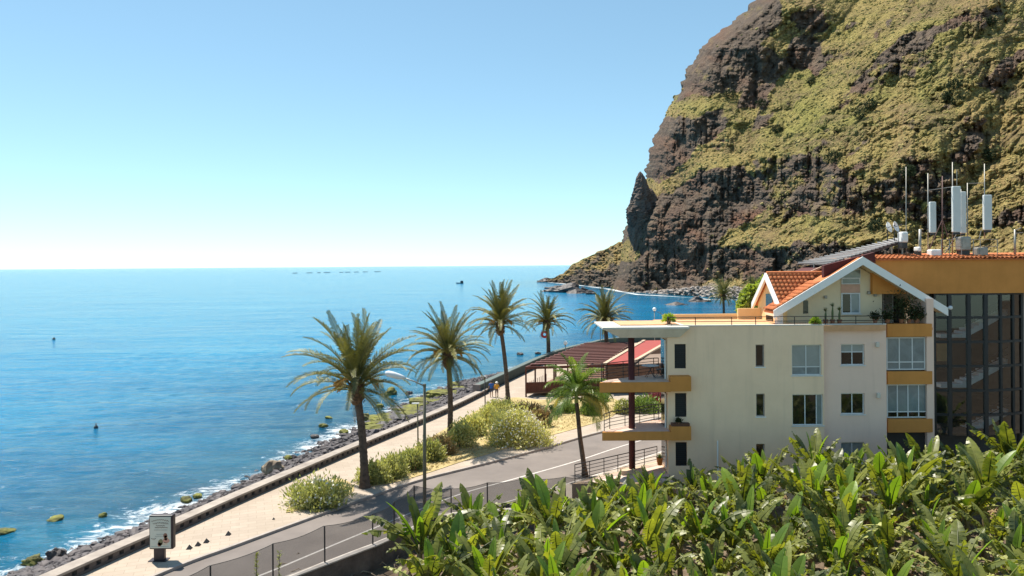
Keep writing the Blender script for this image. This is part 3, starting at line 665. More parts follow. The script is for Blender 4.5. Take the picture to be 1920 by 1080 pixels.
def date_palm(base, top, flen, label, seed, thick=.28, dry=3, lean=0):
    r_ = random.Random(seed); t = empty('date_palm', base, label, 'palm tree', 'date palms along the promenade')
    pts = []; rad = []; d_ = top-base; N = 48; tb = r_.uniform(-.10, .12); H = d_.length
    for k in range(N+1):
        s = k/N; q = base+d_*s+Vector((math.sin(s*3.1)*.12+lean*s*(1-s), 0, 0)); pts.append(q)
        rad.append(thick*(1.25-.35*min(1, s*6) if s < .17 else .9-.12*s)*(1+.09*(k % 2)))
    pts[0] = pts[0]-Vector((0, 0, .2))
    MB().tube(pts, rad, 12).build('trunk', bark_m, t, True)
    # boss of cut frond bases
    mb = MB(); mb.lathe(top, [(thick*.8, -1.05), (thick*1.35, -.85), (thick*1.7, -.3), (thick*1.6, .15), (thick*1.1, .55), (.05, .7)], 12)
    for k in range(60):
        a = k*2.4; z = -.9+1.3*k/60; rr = thick*1.55
        p = top+Vector((math.cos(a)*rr, math.sin(a)*rr, z)); q = top+Vector((math.cos(a)*(rr+.12), math.sin(a)*(rr+.12), z+.16)); mb.bar(p, q, .11, .05)
    mb.build('boss', boss_m, t)
    sc = flen/4*1.06
    for i, nn in enumerate(CNT):
        nn = max(3, nn+r_.choice((-2, -1, 0, 0, 1, 2)))
        for k in range(nn):
            az = 6.283*(k+r_.random()*.7)/nn+i*1.3; s_ = sc*CLS[i][2]*r_.uniform(.78, 1.12)
            link('frond', FM[i][k % 2], t, top-base+Vector((math.cos(az)*.1, math.sin(az)*.1, .45-.09*i)), (r_.uniform(-.35, .35), tb+r_.uniform(-.16, .16), az), s_)
    for k in range(dry):
        az = r_.random()*6.28; link('dry_frond', DRY[0], t, top-base+Vector((0, 0, -.1)), (0, r_.uniform(-.1, .3), az), sc*.7)
    # orange fruit stalks
    for k in range(2):
        az = 3.3+k*2.6+r_.random()*.5; mb = MB()
        for j in range(16):
            a2 = az+r_.uniform(-.4, .4); q0 = top+Vector((0, 0, .4)); q1 = q0+Vector((math.cos(a2), math.sin(a2), .35))*.7*sc; q2 = q1+Vector((math.cos(a2)*.5, math.sin(a2)*.5, -r_.uniform(.2, .7)))*sc
            mb.tube([q0, q1, q2], [.02, .02, .045], 4)
        mb.build('fruit_stalks', fruit_m, t)
    return t
fruit_m = mat('orange_fruit_stalks', (.50, .26, .06), .8, .3, 6)
def palm_at(bx, by, tx, ty, flen, label, seed, Y=None, **k):
    b_ = P(bx, by) if Y is None else Vector((PD(bx, by, Y).x, Y, 0))
    return date_palm(b_, PD(tx, ty, b_.y), flen, label, seed, **k)
palm_at(684, 914, 668, 728, 4.45, 'tallest, nearest date palm beside the curved street lamp', 1, thick=.285)
palm_at(843, 830, 840, 668, 3.6, 'date palm between the street lamp and the walking couple', 2, thick=.235)
palm_at(953, 760, 938, 610, 3.7, 'leaning date palm just right of the walking couple', 3, thick=.235, dry=2)
p4 = palm_at(1028, 668, 1025, 606, 4.1, 'date palm with a red lifebuoy on its trunk behind the green wall', 4, Y=111, thick=.33, dry=6)
palm_at(1137, 650, 1134, 603, 4.3, 'date palm behind the pergola, right of the lifebuoy palm', 5, Y=106, thick=.34)
palm_at(1356, 590, 1356, 556, 3.7, 'far date palm by the bay beach left of the tiled dormer', 6, Y=165, thick=.3)
palm_at(1412, 590, 1412, 545, 3.4, 'farthest date palm half hidden by the bright shrub behind the roof terrace', 7, Y=185, thick=.3)
c = PD(1021, 627, 110.3)
mb = MB(); n = 20
for k in range(n):
    pass
ring = [c+Vector((math.cos(6.2832*k/n)*.38, -.1, math.sin(6.2832*k/n)*.38)) for k in range(n+1)]
tag(MB().tube(ring, .17, 8, False).build('lifebuoy', mat('red_buoy_plastic', (.55, .05, .06), .5), smooth=True), 'red lifebuoy hanging on the palm trunk behind the green wall', 'lifebuoy')
# greener feather palm on the near side of the road
GC = [(82, 40), (64, 70), (46, 95), (28, 105), (8, 95), (-20, 60)]
GM = [[frond_mesh('feather_frond', 2.9, a, d_, 200+10*i+j, 40, .78, gleaf_m, 20, .45, .03, 1.6) for j in range(2)] for i, (a, d_) in enumerate(GC)]
YM = frond_mesh('yellow_frond', 2.9, 15, 125, 260, 36, .7, yleaf_m, 10, .9, .028, 1.2)
bp = P(1097, 890); tp = PD(1081, 752, bp.y)
t = empty('feather_palm', bp, 'bright green feather palm with yellowing leaves in front of the pergola', 'palm tree')
MB().tube([bp-Vector((0, 0, .2)), bp+(tp-bp)*.1, bp+(tp-bp)*.5+Vector((-.05, 0, 0)), tp], [.26, .17, .15, .13], 12).build('trunk', bark_m, t, True)
MB().tube([tp-Vector((0, 0, .1)), tp+Vector((0, 0, .8))], [.15, .09], 10).build('crownshaft', mat('green_crownshaft', (.20, .26, .08), .5), t, True)
for i, nn in enumerate((3, 5, 6, 6, 5, 4)):
    for k in range(nn):
        az = 6.283*(k+rng.random()*.6)/nn+i; link('frond', GM[i][k % 2], t, tp-bp+Vector((0, 0, .75-.1*i)), (rng.uniform(-.3, .3), 0, az), rng.uniform(.85, 1.05))
for az, s_ in ((.1, 1.05), (-.5, .95), (.55, .9), (2.7, .8)): link('yellow_frond', YM, t, tp-bp+Vector((0, 0, .35)), (0, 0, az), s_)

# ================================================================ oleander hedge and other bushes
ole_m = leafmat('oleander_leaf', (.62, .57, .26), (.27, .29, .11), .38, .5, 2.5, tc=(1.2, 1.25, .6))
olg_m = leafmat('green_bush_leaf', (.20, .27, .07), (.07, .11, .03), .3, .5, 2.5)
dryb_m = leafmat('dry_bush_leaf', (.40, .30, .14), (.18, .12, .06), .25, .7, 2.5, tc=(1.1, 1, .7))
lime_m = leafmat('lime_shrub_leaf', (.38, .42, .08), (.15, .21, .04), .35, .5, 1.5)
boug_m = leafmat('bougainvillea_leaf', (.42, .08, .10), (.16, .05, .05), .3, .6, 2.5, tc=(1.2, .8, .8))
stem_m = mat('bush_stem', (.16, .115, .08), .9)
flower_m = mat('white_flower', (.80, .76, .66), .7, .08, 6)
def bush(base, rx, ry, h, nleaf, nflow, m_, label, seed, group='bushes in the planting bed', leaf=.25, name='oleander_bush'):
    nleaf = int(nleaf*1.25); r_ = np.random.default_rng(seed); t = empty(name, base, label, 'bush', group)
    mb = MB()
    ns = 9; tips = []
    for k in range(ns):
        a = k*2.4; q = base+Vector((math.cos(a)*rx*.55*r_.random(), math.sin(a)*ry*.55*r_.random(), h*.75)); mb.tube([base+Vector((math.cos(a)*.1, math.sin(a)*.1, -.1)), base.lerp(q, .5)+Vector((0, 0, .1)), q], [.035, .025, .01], 4)
    mb.build('stems', stem_m, t)
    ncl = 60; cl = r_.normal(size=(ncl, 3)); cl /= np.linalg.norm(cl, axis=1)[:, None]; cl *= (.55+.5*r_.random((ncl, 1))); cl[:, 2] = np.abs(cl[:, 2])
    which = r_.integers(0, ncl, nleaf); c = cl[which]+r_.normal(size=(nleaf, 3))*.17
    c = np.stack([c[:, 0]*rx, c[:, 1]*ry, np.maximum(.03, c[:, 2]*h*.85)], -1)
    d_ = r_.normal(size=(nleaf, 3))*.55+np.array((0, 0, .75))+(c/np.array((rx, ry, h)))*.5; d_ /= np.linalg.norm(d_, axis=1)[:, None]
    sd_ = np.cross(d_, r_.normal(size=(nleaf, 3))); sd_ /= np.linalg.norm(sd_, axis=1)[:, None]
    L = leaf*(.7+.7*r_.random((nleaf, 1)))
    V_ = np.stack([c, c+d_*L*.5+sd_*L*.17, c+d_*L, c+d_*L*.5-sd_*L*.17], 1).reshape(-1, 3)
    o = npmesh('foliage', V_, np.arange(4*nleaf).reshape(-1, 4), m_, False); o.parent = t
    if nflow >= 50:
        u = r_.normal(size=(nflow, 3)); u /= np.linalg.norm(u, axis=1)[:, None]; u[:, 2] = np.abs(u[:, 2])
        c = u*np.array((rx, ry, h*.95))*(.9+.15*r_.random((nflow, 1))); Vs = []
        for k in range(3):
            a = r_.normal(size=(nflow, 3)); a /= np.linalg.norm(a, axis=1)[:, None]; b_ = np.cross(a, r_.normal(size=(nflow, 3))); b_ /= np.linalg.norm(b_, axis=1)[:, None]
            cc = c+r_.normal(size=c.shape)*.03; s_ = .045+.03*r_.random((nflow, 1)); Vs.append(np.stack([cc-a*s_, cc-b_*s_, cc+a*s_, cc+b_*s_], 1).reshape(-1, 3))
        V_ = np.concatenate(Vs); o = npmesh('flowers', V_, np.arange(len(V_)).reshape(-1, 4), flower_m, False); o.parent = t
    return t
def bush_px(px, py, wpx, hpx, n, fl, m_, label, seed, z=0.0, asp=.8, **k):
    b_ = P(px, py, z); s = b_.y/FPX; return bush(b_, wpx*s*.93, wpx*s*asp*.93, hpx*s*.92, n, fl, m_, label, seed, **k)
bush_px(597, 945, 58, 52, 3600, 160, ole_m, 'lone oleander bush at the near end of the planting bed', 11)
BL = [(702, 903, 30, 42, ole_m, 'oleander bush at the foot of the nearest palm'), (735, 893, 30, 44, ole_m, 'oleander bush right of the one at the palm foot'), (768, 880, 28, 44, ole_m, 'oleander bush just left of the street lamp pole'),
      (806, 862, 26, 42, ole_m, 'pale bush just right of the street lamp pole'), (826, 850, 28, 34, dryb_m, 'dry yellow bush below the second palm'), (862, 838, 30, 50, ole_m, 'leafy oleander right of the second palm trunk'),
      (888, 815, 26, 38, ole_m, 'pale oleander between the second palm and the big white bush'), (915, 795, 26, 36, ole_m, 'yellow-green bush at the far left of the big white bush'), (940, 775, 28, 26, ole_m, 'low bush at the foot of the leaning palm'),
      (988, 778, 24, 24, dryb_m, 'low dry bush behind the big white flowering bush'), (1015, 800, 18, 34, dryb_m, 'brown dry bush at the right side of the white flowering bush'), (1060, 772, 26, 18, olg_m, 'low green bush left of the feather palm trunk'),
      (1108, 778, 18, 28, olg_m, 'small green bush right of the feather palm trunk')]
for i, (px, py, w_, h_, m_, lab) in enumerate(BL): bush_px(px, py, w_, h_, 2200, 40 if m_ is ole_m else 0, m_, lab, 20+i)
bush_px(972, 832, 58, 72, 6500, 520, ole_m, 'big round oleander covered in white flowers', 40)
bush_px(1205, 772, 34, 32, 2600, 30, olg_m, 'green bush seen between the two upper balconies', 41, group='bushes by the cafe')
bush_px(1236, 758, 26, 26, 1800, 0, boug_m, 'dark red bougainvillea beside the pale balcony wall', 42, group='bushes by the cafe', name='bougainvillea_bush')
bush_px(1168, 775, 16, 26, 1200, 60, ole_m, 'pale bush just left of the red balcony column', 43, group='bushes by the cafe')
bush_px(1120, 752, 26, 16, 1400, 0, olg_m, 'dark low hedge in front of the brown cafe wall', 44, group='bushes by the cafe')
# dry grass tufts on the verge
r_ = np.random.default_rng(5); Vs = []
for _ in range(5200):
    bx = rng.uniform(685, 1165); t_ = rng.random(); y0 = np.interp(bx, [685, 780, 850, 905, 960, 1060, 1165], [884, 842, 798, 768, 750, 752, 760]); y1 = np.interp(bx, [685, 740, 800, 860, 920, 1000, 1100, 1165], [908, 900, 884, 864, 846, 822, 795, 770])
    p = P(bx, y0+(y1-y0)*t_, .03); a = rng.random()*6.28; h_ = rng.uniform(.04, .16); dx_, dy_ = math.cos(a)*.05, math.sin(a)*.05
    Vs += [(p.x-dx_, p.y-dy_, .03), (p.x+dx_, p.y+dy_, .03), (p.x+dx_*2+rng.uniform(-.1, .1), p.y+rng.uniform(-.1, .1), .03+h_)]
V_ = np.array(Vs); tag(npmesh('dry_grass', V_, np.arange(len(V_)).reshape(-1, 3), leafmat('dry_grass_blade', (.55, .46, .24), (.36, .29, .14), .3, .8, 1.5, tc=(1.1, 1, .7)), False), 'short dry yellow grass of the planting bed', 'grass', kind='stuff')

# ================================================================ lamps and posts
galv_m = mat('galvanised_steel', (.32, .31, .28), .5, .2, 3, metal=.5)
olive_m = mat('lamp_pole_paint', (.13, .115, .075), .6, .25, 2)
lens_m = mat('lamp_housing', (.62, .64, .66), .4, .05, 3)
b_ = P(796, 966, LZ); tp = PD(796, 722, b_.y)
t = empty('street_lamp', b_, 'tall olive street lamp with single arm on the plantation wall corner', 'street lamp')
MB().tube([b_-Vector((0, 0, .9)), b_.lerp(tp, .5), tp], [.105, .09, .07], 10).build('pole', olive_m, t, True)
hd = PD(757, 708, b_.y-.1); MB().tube([tp-Vector((0, 0, .05)), tp.lerp(hd, .5), hd], [.04, .035, .035], 8).build('arm', galv_m, t, True)
MB().tube([tp-Vector((0, 0, .1)), tp+Vector((0, 0, .06))], .085, 10).build('cap', olive_m, t)
h1 = PD(722, 699, b_.y-.15); ax = (h1-hd).normalized()
o = MB().tube([hd-ax*.1, hd+ax*.12, hd+ax*.5, h1-ax*.15, h1], [.05, .12, .17, .16, .07], 10).build('lamp_head', lens_m, t, True)
MB().tube([hd+ax*.2-Vector((0, 0, .07)), h1-ax*.2-Vector((0, 0, .07))], [.1, .1], 8).build('lens', mat('lamp_lens', (.55, .58, .58), .2), o)
for px, y0, y1, lab in ((784, 858, 757, 'thin grey post beside the tall street lamp'), (910, 782, 706, 'thin promenade lamp post left of the walking couple')):
    b_ = P(px, y0); tp = PD(px-1, y1, b_.y); t = empty('promenade_post', b_, lab, 'lamp post', 'thin promenade posts')
    MB().tube([b_-Vector((0, 0, .1)), tp], [.06, .045], 8).build('pole', steel_m if px > 900 else olive_m, t, True)
    MB().box(tp+Vector((-.42, -.1, -.02)), tp+Vector((.12, .1, .06))).build('lamp_head', lens_m, t, bevel=.02)
globe_m = mat('white_globe', (.85, .85, .84), .3, .02, 2)
for px, py, Y, lab in ((1060, 643, 108, 'white globe lamp behind the pergola near the green wall'), (1227, 580, 118, 'white globe lamp standing above the balcony canopy')):
    g_ = PD(px, py, Y); b_ = Vector((g_.x, g_.y, 0)); t = empty('globe_lamp', b_, lab, 'lamp', 'white globe lamps')
    MB().tube([b_, g_], [.07, .05], 8).build('pole', galv_m, t, True); MB().ball(g_, .30, 14, 10).build('globe', globe_m, t, True)
    MB().tube([g_-Vector((0, 0, .36)), g_-Vector((0, 0, .24))], [.1, .14], 8).build('collar', steel_m, t)
b_ = PD(1135-9, 690, 104); b_ = Vector((b_.x, 104, 0)); tag(MB().tube([b_, b_+Vector((0, 0, 7.2))], [.06, .04], 6).build('flag_pole', galv_m), 'thin bare pole beside the palm behind the pergola', 'pole')
# hydrant
b_ = P(779, 880, .03); t = empty('fire_hydrant', b_, 'small red fire hydrant in the oleander bed by the lamp', 'hydrant'); red_m = mat('hydrant_red', (.45, .05, .03), .5)
MB().lathe(b_, [(.16, 0), (.16, .06), (.10, .08), (.10, .62), (.14, .64), (.14, .70), (.09, .82), (.001, .86)], 14).build('body', red_m, t, True)
for s_ in (-1, 1): MB().tube([b_+Vector((0, 0, .5)), b_+Vector((s_*.2, 0, .5))], .055, 8).build('nozzle', red_m, t, True)
MB().ball(b_+Vector((0, 0, .92)), .13, 10, 6).build('cap', steel_m, t, True)
# little dark wedge studs on the promenade
for px, py, lab in ((355, 1029, 'dark pyramid stud nearest the billboard, leftmost of four'), (371, 1023, 'second dark pyramid stud from the billboard'), (387, 1017, 'third dark pyramid stud from the billboard'), (428, 1003, 'dark pyramid stud standing apart, farthest from the billboard'), (513, 974, 'tiny dark stud below the lone oleander bush')):
    b_ = P(px, py); s_ = .13 if px < 500 else .07
    tag(MB().add([(b_.x-s_, b_.y-s_, 0), (b_.x+s_, b_.y-s_, 0), (b_.x+s_, b_.y+s_, 0), (b_.x-s_, b_.y+s_, 0), (b_.x, b_.y, s_*1.7)], [(0, 1, 4), (1, 2, 4), (2, 3, 4), (3, 0, 4), (3, 2, 1, 0)]).build('ground_stud', steel_m), lab, 'stud', 'ground studs on the promenade')

# ================================================================ billboard
b_ = P(301, 1052); t = empty('billboard', b_, 'dark framed advertising board with a pale poster on the promenade', 'billboard')
bk = mat('billboard_dark_metal', (.045, .035, .038), .45, .2, 4, metal=.3); sx = b_.y/FPX
x0, x1 = (280-301)*sx, (325-301)*sx; zt, zb = PD(301, 966, b_.y).z, PD(301, 1030, b_.y).z
rz_ = Matrix.Rotation(R(4), 3, 'Z')
def bb(a, b2): return MB().box(Vector(a)+b_, Vector(b2)+b_)
bb((x0, -.02, zb), (x1, .30, zt)).build('case', bk, t, bevel=.05)
bb((-.34, .02, -.02), (.16, .24, zb+.02)).build('leg', bk, t, bevel=.02)
bb((-.55, -.12, -.02), (.30, .36, .03)).build('base_plate', bk, t)
fx0, fx1, fz0, fz1 = x0+.055, x1-.10, zb+.07, zt-.07
po = bb((fx0, -.035, fz0), (fx1, -.022, fz1)).build('poster', mat('poster_paper', (.60, .60, .52), .6, c2=(.52, .55, .47), scale=1.2), t)
bb((x0+.03, -.028, zt-.02), (x1-.06, -.005, zt+.004)).build('top_trim', mat('pale_trim', (.6, .56, .5), .4), t)
ink = mat('poster_ink', (.20, .13, .10), .7); inkg = mat('poster_grey_ink', (.36, .38, .33), .7)
def U_(u, w): return b_+Vector((fx0+(fx1-fx0)*u, -.040, fz0+(fz1-fz0)*w))
def script(u0, u1, w, h, arc, m_, n, seed):
    r_ = random.Random(seed); pts = []
    for k in range(n*4+1):
        s = k/(n*4); pts.append(U_(u0+(u1-u0)*s, w+arc*math.sin(math.pi*s)+h*.5*math.sin(k*1.57+r_.uniform(-.5, .5))*r_.uniform(.4, 1)))
    MB().tube(pts, .010 if m_ is ink else .008, 4).build('lettering', m_, po)
for a in ((.08, .92, .86, .05, .05, ink, 9, 1), (.14, .9, .78, .06, .03, ink, 8, 2), (.3, .72, .72, .05, 0, ink, 5, 3), (.24, .86, .66, .04, 0, ink, 9, 4), (.2, .84, .58, .025, 0, inkg, 12, 5), (.3, .7, .44, .02, 0, inkg, 8, 6), (.24, .62, .38, .02, 0, inkg, 8, 7), (.06, .28, .31, .03, -.02, ink, 4, 8), (.06, .9, .05, .012, 0, inkg, 16, 9)): script(*a)
def patch(cu, cw, ru, rw, m_, rot=0):
    pts = []
    for k in range(14):
        a = 6.283*k/14; q = Vector((math.cos(a)*ru, math.sin(a)*rw)); pts.append(U_(cu+q.x*math.cos(rot)-q.y*math.sin(rot), cw+q.x*math.sin(rot)+q.y*math.cos(rot)))
    MB().extr(pts, (0, .006, 0)).build('picture', m_, po)
for a in ((.74, .40, .10, .08, mat('print_brown', (.24, .12, .08), .7)), (.76, .33, .09, .08, mat('print_tan', (.52, .30, .19), .7)), (.78, .24, .17, .08, mat('print_pink', (.55, .30, .22), .7)), (.5, .18, .13, .10, mat('print_olive', (.22, .20, .10), .7), .6), (.45, .12, .09, .07, mat('print_red', (.5, .24, .16), .7)), (.68, .14, .16, .05, mat('print_cream', (.66, .55, .40), .7))): patch(*a)

# ================================================================ walking couple
def person(base, label, shirt, lower, legs, hat, seed, hgt=1.72, stride=.16):
    # one continuous skinned body in mid-stride, back to the camera
    V_, E_, Rr = [], [], []
    def a(p, r, par=None):
        V_.append(p); Rr.append(r)
        if par is not None: E_.append((par, len(V_)-1))
        return len(V_)-1
    s = hgt/1.72
    pel = a((0, 0, .95*s), .145); ws = a((0, .01, 1.12*s), .135, pel); ch = a((0, .02, 1.32*s), .165, ws); nk = a((0, .02, 1.47*s), .06, ch); hd_ = a((0, .04, 1.56*s), .085, nk); tpp = a((0, .05, 1.66*s), .09, hd_); a((0, .045, 1.71*s), .05, tpp)
    a((0, .14, 1.585*s), .018, hd_)
    for sd_ in (-1, 1):
        a((sd_*.095, .04, 1.60*s), .018, hd_)
        fy = stride*sd_
        h = a((sd_*.095, 0, .88*s), .105, pel); k = a((sd_*.10, fy*.55+.03, .50*s), .065, h); an = a((sd_*.10, fy, .10*s), .042, k); he = a((sd_*.10, fy-.02, .045), .04, an); a((sd_*.115, fy+.16, .035), .032, he)
        sh_ = a((sd_*.20, .02, 1.40*s), .062, ch); el = a((sd_*.26, -fy*.4, 1.13*s), .046, sh_); wr = a((sd_*.27, -fy*.7+.12, .93*s), .03, el); pm_ = a((sd_*.27, -fy*.75+.16, .87*s), .034, wr)
        for q in range(4): f0 = a((sd_*.27, -fy*.75+.135+.02*q, .82*s), .010, pm_); a((sd_*.262, -fy*.75+.14+.022*q, (.775-.006*abs(q-1.5))*s), .008, f0)
        th = a((sd_*.255, -fy*.75+.20, .86*s), .010, pm_); a((sd_*.25, -fy*.75+.215, .825*s), .008, th)
    me = bpy.data.meshes.new('body'); me.from_pydata(V_, E_, []); 
    t = empty('person', base, label, 'person', 'couple walking on the promenade')
    m, nt, b = _new('clothes_'+str(seed)); tc = nt.nodes.new('ShaderNodeTexCoord'); sp = nt.nodes.new('ShaderNodeSeparateXYZ'); nt.links.new(tc.outputs['Object'], sp.inputs[0])
    z = math_(nt, 'MULTIPLY', sp.outputs['Z'], 1/1.8); skin = (.45, .26, .17)
    cz = ramp(nt, z, [(0, (.06, .05, .05)), (.045, legs), (.50/1.8, lower), (.93/1.8, shirt), (1.44*s/1.8, skin), (1.63*s/1.8, (.08, .05, .03))])
    for n_ in nt.nodes:
        if n_.type == 'VALTORGB': n_.color_ramp.interpolation = 'CONSTANT'
    arm = math_(nt, 'MULTIPLY', math_(nt, 'GREATER_THAN', math_(nt, 'ABSOLUTE', sp.outputs['X']), .215), math_(nt, 'LESS_THAN', sp.outputs['Z'], 1.16*s))
    nt.links.new(mix(nt, arm, cz, skin), b.inputs['Base Color']); b.inputs['Roughness'].default_value = .85
    me.materials.append(m); o = bpy.data.objects.new('body', me); col.objects.link(o); o.parent = t
    sk = o.modifiers.new('skin', 'SKIN'); sk.use_smooth_shade = True
    if not me.skin_vertices: 
        bpy.context.view_layer.objects.active = o
        with bpy.context.temp_override(object=o): bpy.ops.mesh.customdata_skin_add()
    for i, r__ in enumerate(Rr): me.skin_vertices[0].data[i].radius = (r__, r__)
    me.skin_vertices[0].data[0].use_root = True
    sb = o.modifiers.new('sub', 'SUBSURF'); sb.levels = 1; sb.render_levels = 1
    c = base+Vector((0, .045, 1.64*s))
    if hat: MB().lathe(c, [(.17, -.01), (.115, .01), (.115, .06), (.08, .12), (.001, .135)], 14).build('cap', mat('white_cap', (.82, .8, .76), .8), t, True)
    else: MB().lathe(c, [(.105, -.10), (.112, -.03), (.10, .05), (.05, .095), (.001, .10)], 12).build('hair', mat('dark_hair', (.05, .035, .03), .8), t, True)
    return t
pa = person(P(921.5, 744.5), 'person in a blue shirt walking away, left of the couple', (.03, .12, .42), (.05, .05, .08), (.42, .25, .16), False, 1, 1.76)
pb = person(P(931.5, 745.5), 'person in an orange top and white cap walking away, right of the couple', (.72, .33, .03), (.09, .06, .06), (.38, .22, .15), True, 2, 1.66)

# ================================================================ cafe pergola
wood_m = mat('dark_red_wood', (.13, .045, .032), .7, c2=(.075, .026, .02), scale=3, spec=.3)
brown_m = mat('brown_wood_wall', (.20, .105, .065), .8, c2=(.12, .06, .04), scale=3)
A = PD(986, 690, 79.5); ZR = A.z
Bc, Cc, Dc = P(1101, 644, ZR), P(1188, 643, ZR), P(1131, 686, ZR)
t = empty('pergola', (A.x, A.y, 0), 'dark red wooden pergola with open slat roof beside the promenade', 'pergola')
for a, b2 in ((A, Bc), (Bc, Cc), (Cc, Dc), (Dc, A)): MB().bar(a, b2, .16, .26).build('roof_beam', wood_m, t)
NS = 15
for k in range(1, NS):
    s = k/NS; a = A.lerp(Bc, s); b2 = Dc.lerp(Cc, s); MB().bar(a+Vector((0, 0, .18)), b2+Vector((0, 0, .18)), .72, .10).build('slat', wood_m, t)
for s in (0, .12, .26, .42, .62, .82, 1):
    for a, b2 in ((A, Bc), (Dc, Cc)):
        q = a.lerp(b2, s); MB().bar((q.x, q.y, 0), (q.x, q.y, ZR-.1), .18).build('post', wood_m, t)
for s in (.36, .68): q = A.lerp(Dc, s); MB().bar((q.x, q.y, 0), (q.x, q.y, ZR-.1), .18).build('post', wood_m, t)
MB().prism([(A.x-.1, A.y-.1), (Dc.x+.1, Dc.y-.1), (Cc.x, Cc.y), (Bc.x, Bc.y)], .35, .5).build('deck', brown_m, t)
q0, q1 = Vector((A.x, A.y, .5)), Vector((Dc.x, Dc.y, .5))
for k in range(26):
    a = q0.lerp(q1, (k+.5)/26); MB().bar(a, a+Vector((0, 0, .95)), .33, .04, (0, 1, 0)).build('railing_board', wood_m, t)
for k in range(1, 12):
    a = Vector((A.x, A.y, .5)).lerp(Vector((Bc.x, Bc.y, .5)), k/40); MB().bar(a, a+Vector((0, 0, .95)), .05, .3, (0, 1, 0)).build('railing_board', wood_m, t)
MB().bar(q0+Vector((0, 0, 1.0)), q1+Vector((0, 0, 1.0)), .1, .08).build('handrail', wood_m, t)
# cafe building under a red roof
cb = empty('cafe_building', (Dc.x, Dc.y, 0), 'brown wooden cafe with bright red sloping roof beside the pergola', 'building')
E0, E1 = P(1134, 684, ZR+.1), P(1196, 647, ZR+.1); E2, E3 = P(1243, 647.5, ZR+.1), P(1184, 682, ZR+.1)
dirr = (E1-E0).normalized(); E1 = E0+dirr*26; E2 = E3+(E2-E3).normalized()*26
redr = mat('red_roof_sheet', (.33, .055, .04), .7, c2=(.27, .045, .035), scale=1.0)
MB().extr([E0, E3, E2, E1], (0, 0, .1)).build('roof', redr, cb)
crm = mat('cream_roof_edge', (.50, .36, .25), .7)
for a, b2 in ((E0, E1), (E3, E2)): MB().bar(a+Vector((0, 0, .1)), b2+Vector((0, 0, .1)), .42, .2).build('roof_edge', crm, cb)
MB().prism([(E0.x+.1, E0.y+.3), (E3.x, E3.y+.3), (E2.x, E2.y), (E1.x, E1.y)], 0, ZR).build('wall', brown_m, cb)
nb_ = 14
F0 = Vector((E0.x+.15, E0.y+.28, 0)); F1_ = Vector((E3.x+6.5, E3.y+.28, 0))
for k in range(nb_):
    z = .15+k*(ZR-.25)/nb_; MB().box((F0.x, F0.y-.05, z), (F1_.x, F0.y, z+.17)).build('plank', brown_m, cb)
MB().extr([(E3.x, E3.y+.3, 0), (E3.x+14, E3.y+.3, 0), (E3.x+14, E3.y+.3, ZR+.6), (E3.x, E3.y+.3, ZR-.05)], (0, 8, 0)).build('side_hall', mat('cafe_side_wall', (.24, .17, .125), .85, c2=(.17, .12, .09)), cb)

# ================================================================ at sea
dk = mat('boat_dark_hull', (.03, .04, .05), .5); wh = mat('boat_white', (.5, .52, .54), .5)
c = P(863, 531.5, SEA); t = empty('motor_boat', c, 'small dark motor boat far out on the bright sea', 'boat')
MB().add([c+Vector(v_) for v_ in ((-4.5, 0, .9), (-3, -1.2, .8), (3.2, -1.2, .8), (3.2, 1.2, .8), (-3, 1.2, .8), (-3.6, 0, -.2), (-2.6, -.7, -.2), (3, -.9, -.2), (3, .9, -.2), (-2.6, .7, -.2))],
         [(0, 1, 2, 3, 4), (0, 5, 6, 1), (1, 6, 7, 2), (2, 7, 8, 3), (3, 8, 9, 4), (4, 9, 5, 0)]).build('hull', dk, t)
MB().box(c+Vector((.2, -.9, .8)), c+Vector((2.8, .9, 2.6))).build('cabin', dk, t, bevel=.15)
MB().tube([c+Vector((1.4, 0, 2.5)), c+Vector((1.4, 0, 4.0))], .06, 5).build('mast', wh, t)
for px, py, r__, lab in ((101, 636.5, .34, 'small dark buoy on the open sea near the left edge'), (180, 803, .22, 'small dark buoy in the nearer water on the left')):
    c = P(px, py, SEA); t = empty('buoy', c, lab, 'buoy', 'dark buoys')
    MB().ball(c+Vector((0, 0, .1)), r__, 12, 8).build('float', dk, t, True); MB().tube([c+Vector((0, 0, .3)), c+Vector((0, 0, r__+.35))], [.08, .04], 6).build('handle', steel_m, t)
for i, (px, w_) in enumerate(((553, 9), (580, 10), (598, 6), (613, 12), (640, 7), (652, 10), (668, 9), (685, 9), (708, 12))):
    c = P(px, 512.5-(px-553)*.018, SEA); r__ = w_*.5*c.y/FPX; t = empty('fish_farm_ring', c, 'dark floating fish farm ring, %s in the row near the horizon' % ('first', 'second', 'third', 'fourth', 'fifth', 'sixth', 'seventh', 'eighth', 'ninth')[i]+' from left', 'fish farm', 'fish farm rings near the horizon')
    ring = [c+Vector((math.cos(6.2832*k/20)*r__, math.sin(6.2832*k/20)*r__, .3)) for k in range(21)]
    MB().tube(ring, .55, 6, False).build('float_ring', dk, t)
    for k in range(0, 20, 2): MB().tube([ring[k], ring[k]+Vector((0, 0, 1.5))], .1, 4).build('stanchion', dk, t)
    MB().tube([p+Vector((0, 0, 1.4)) for p in ring], .18, 5, False).build('hand_ring', dk, t)
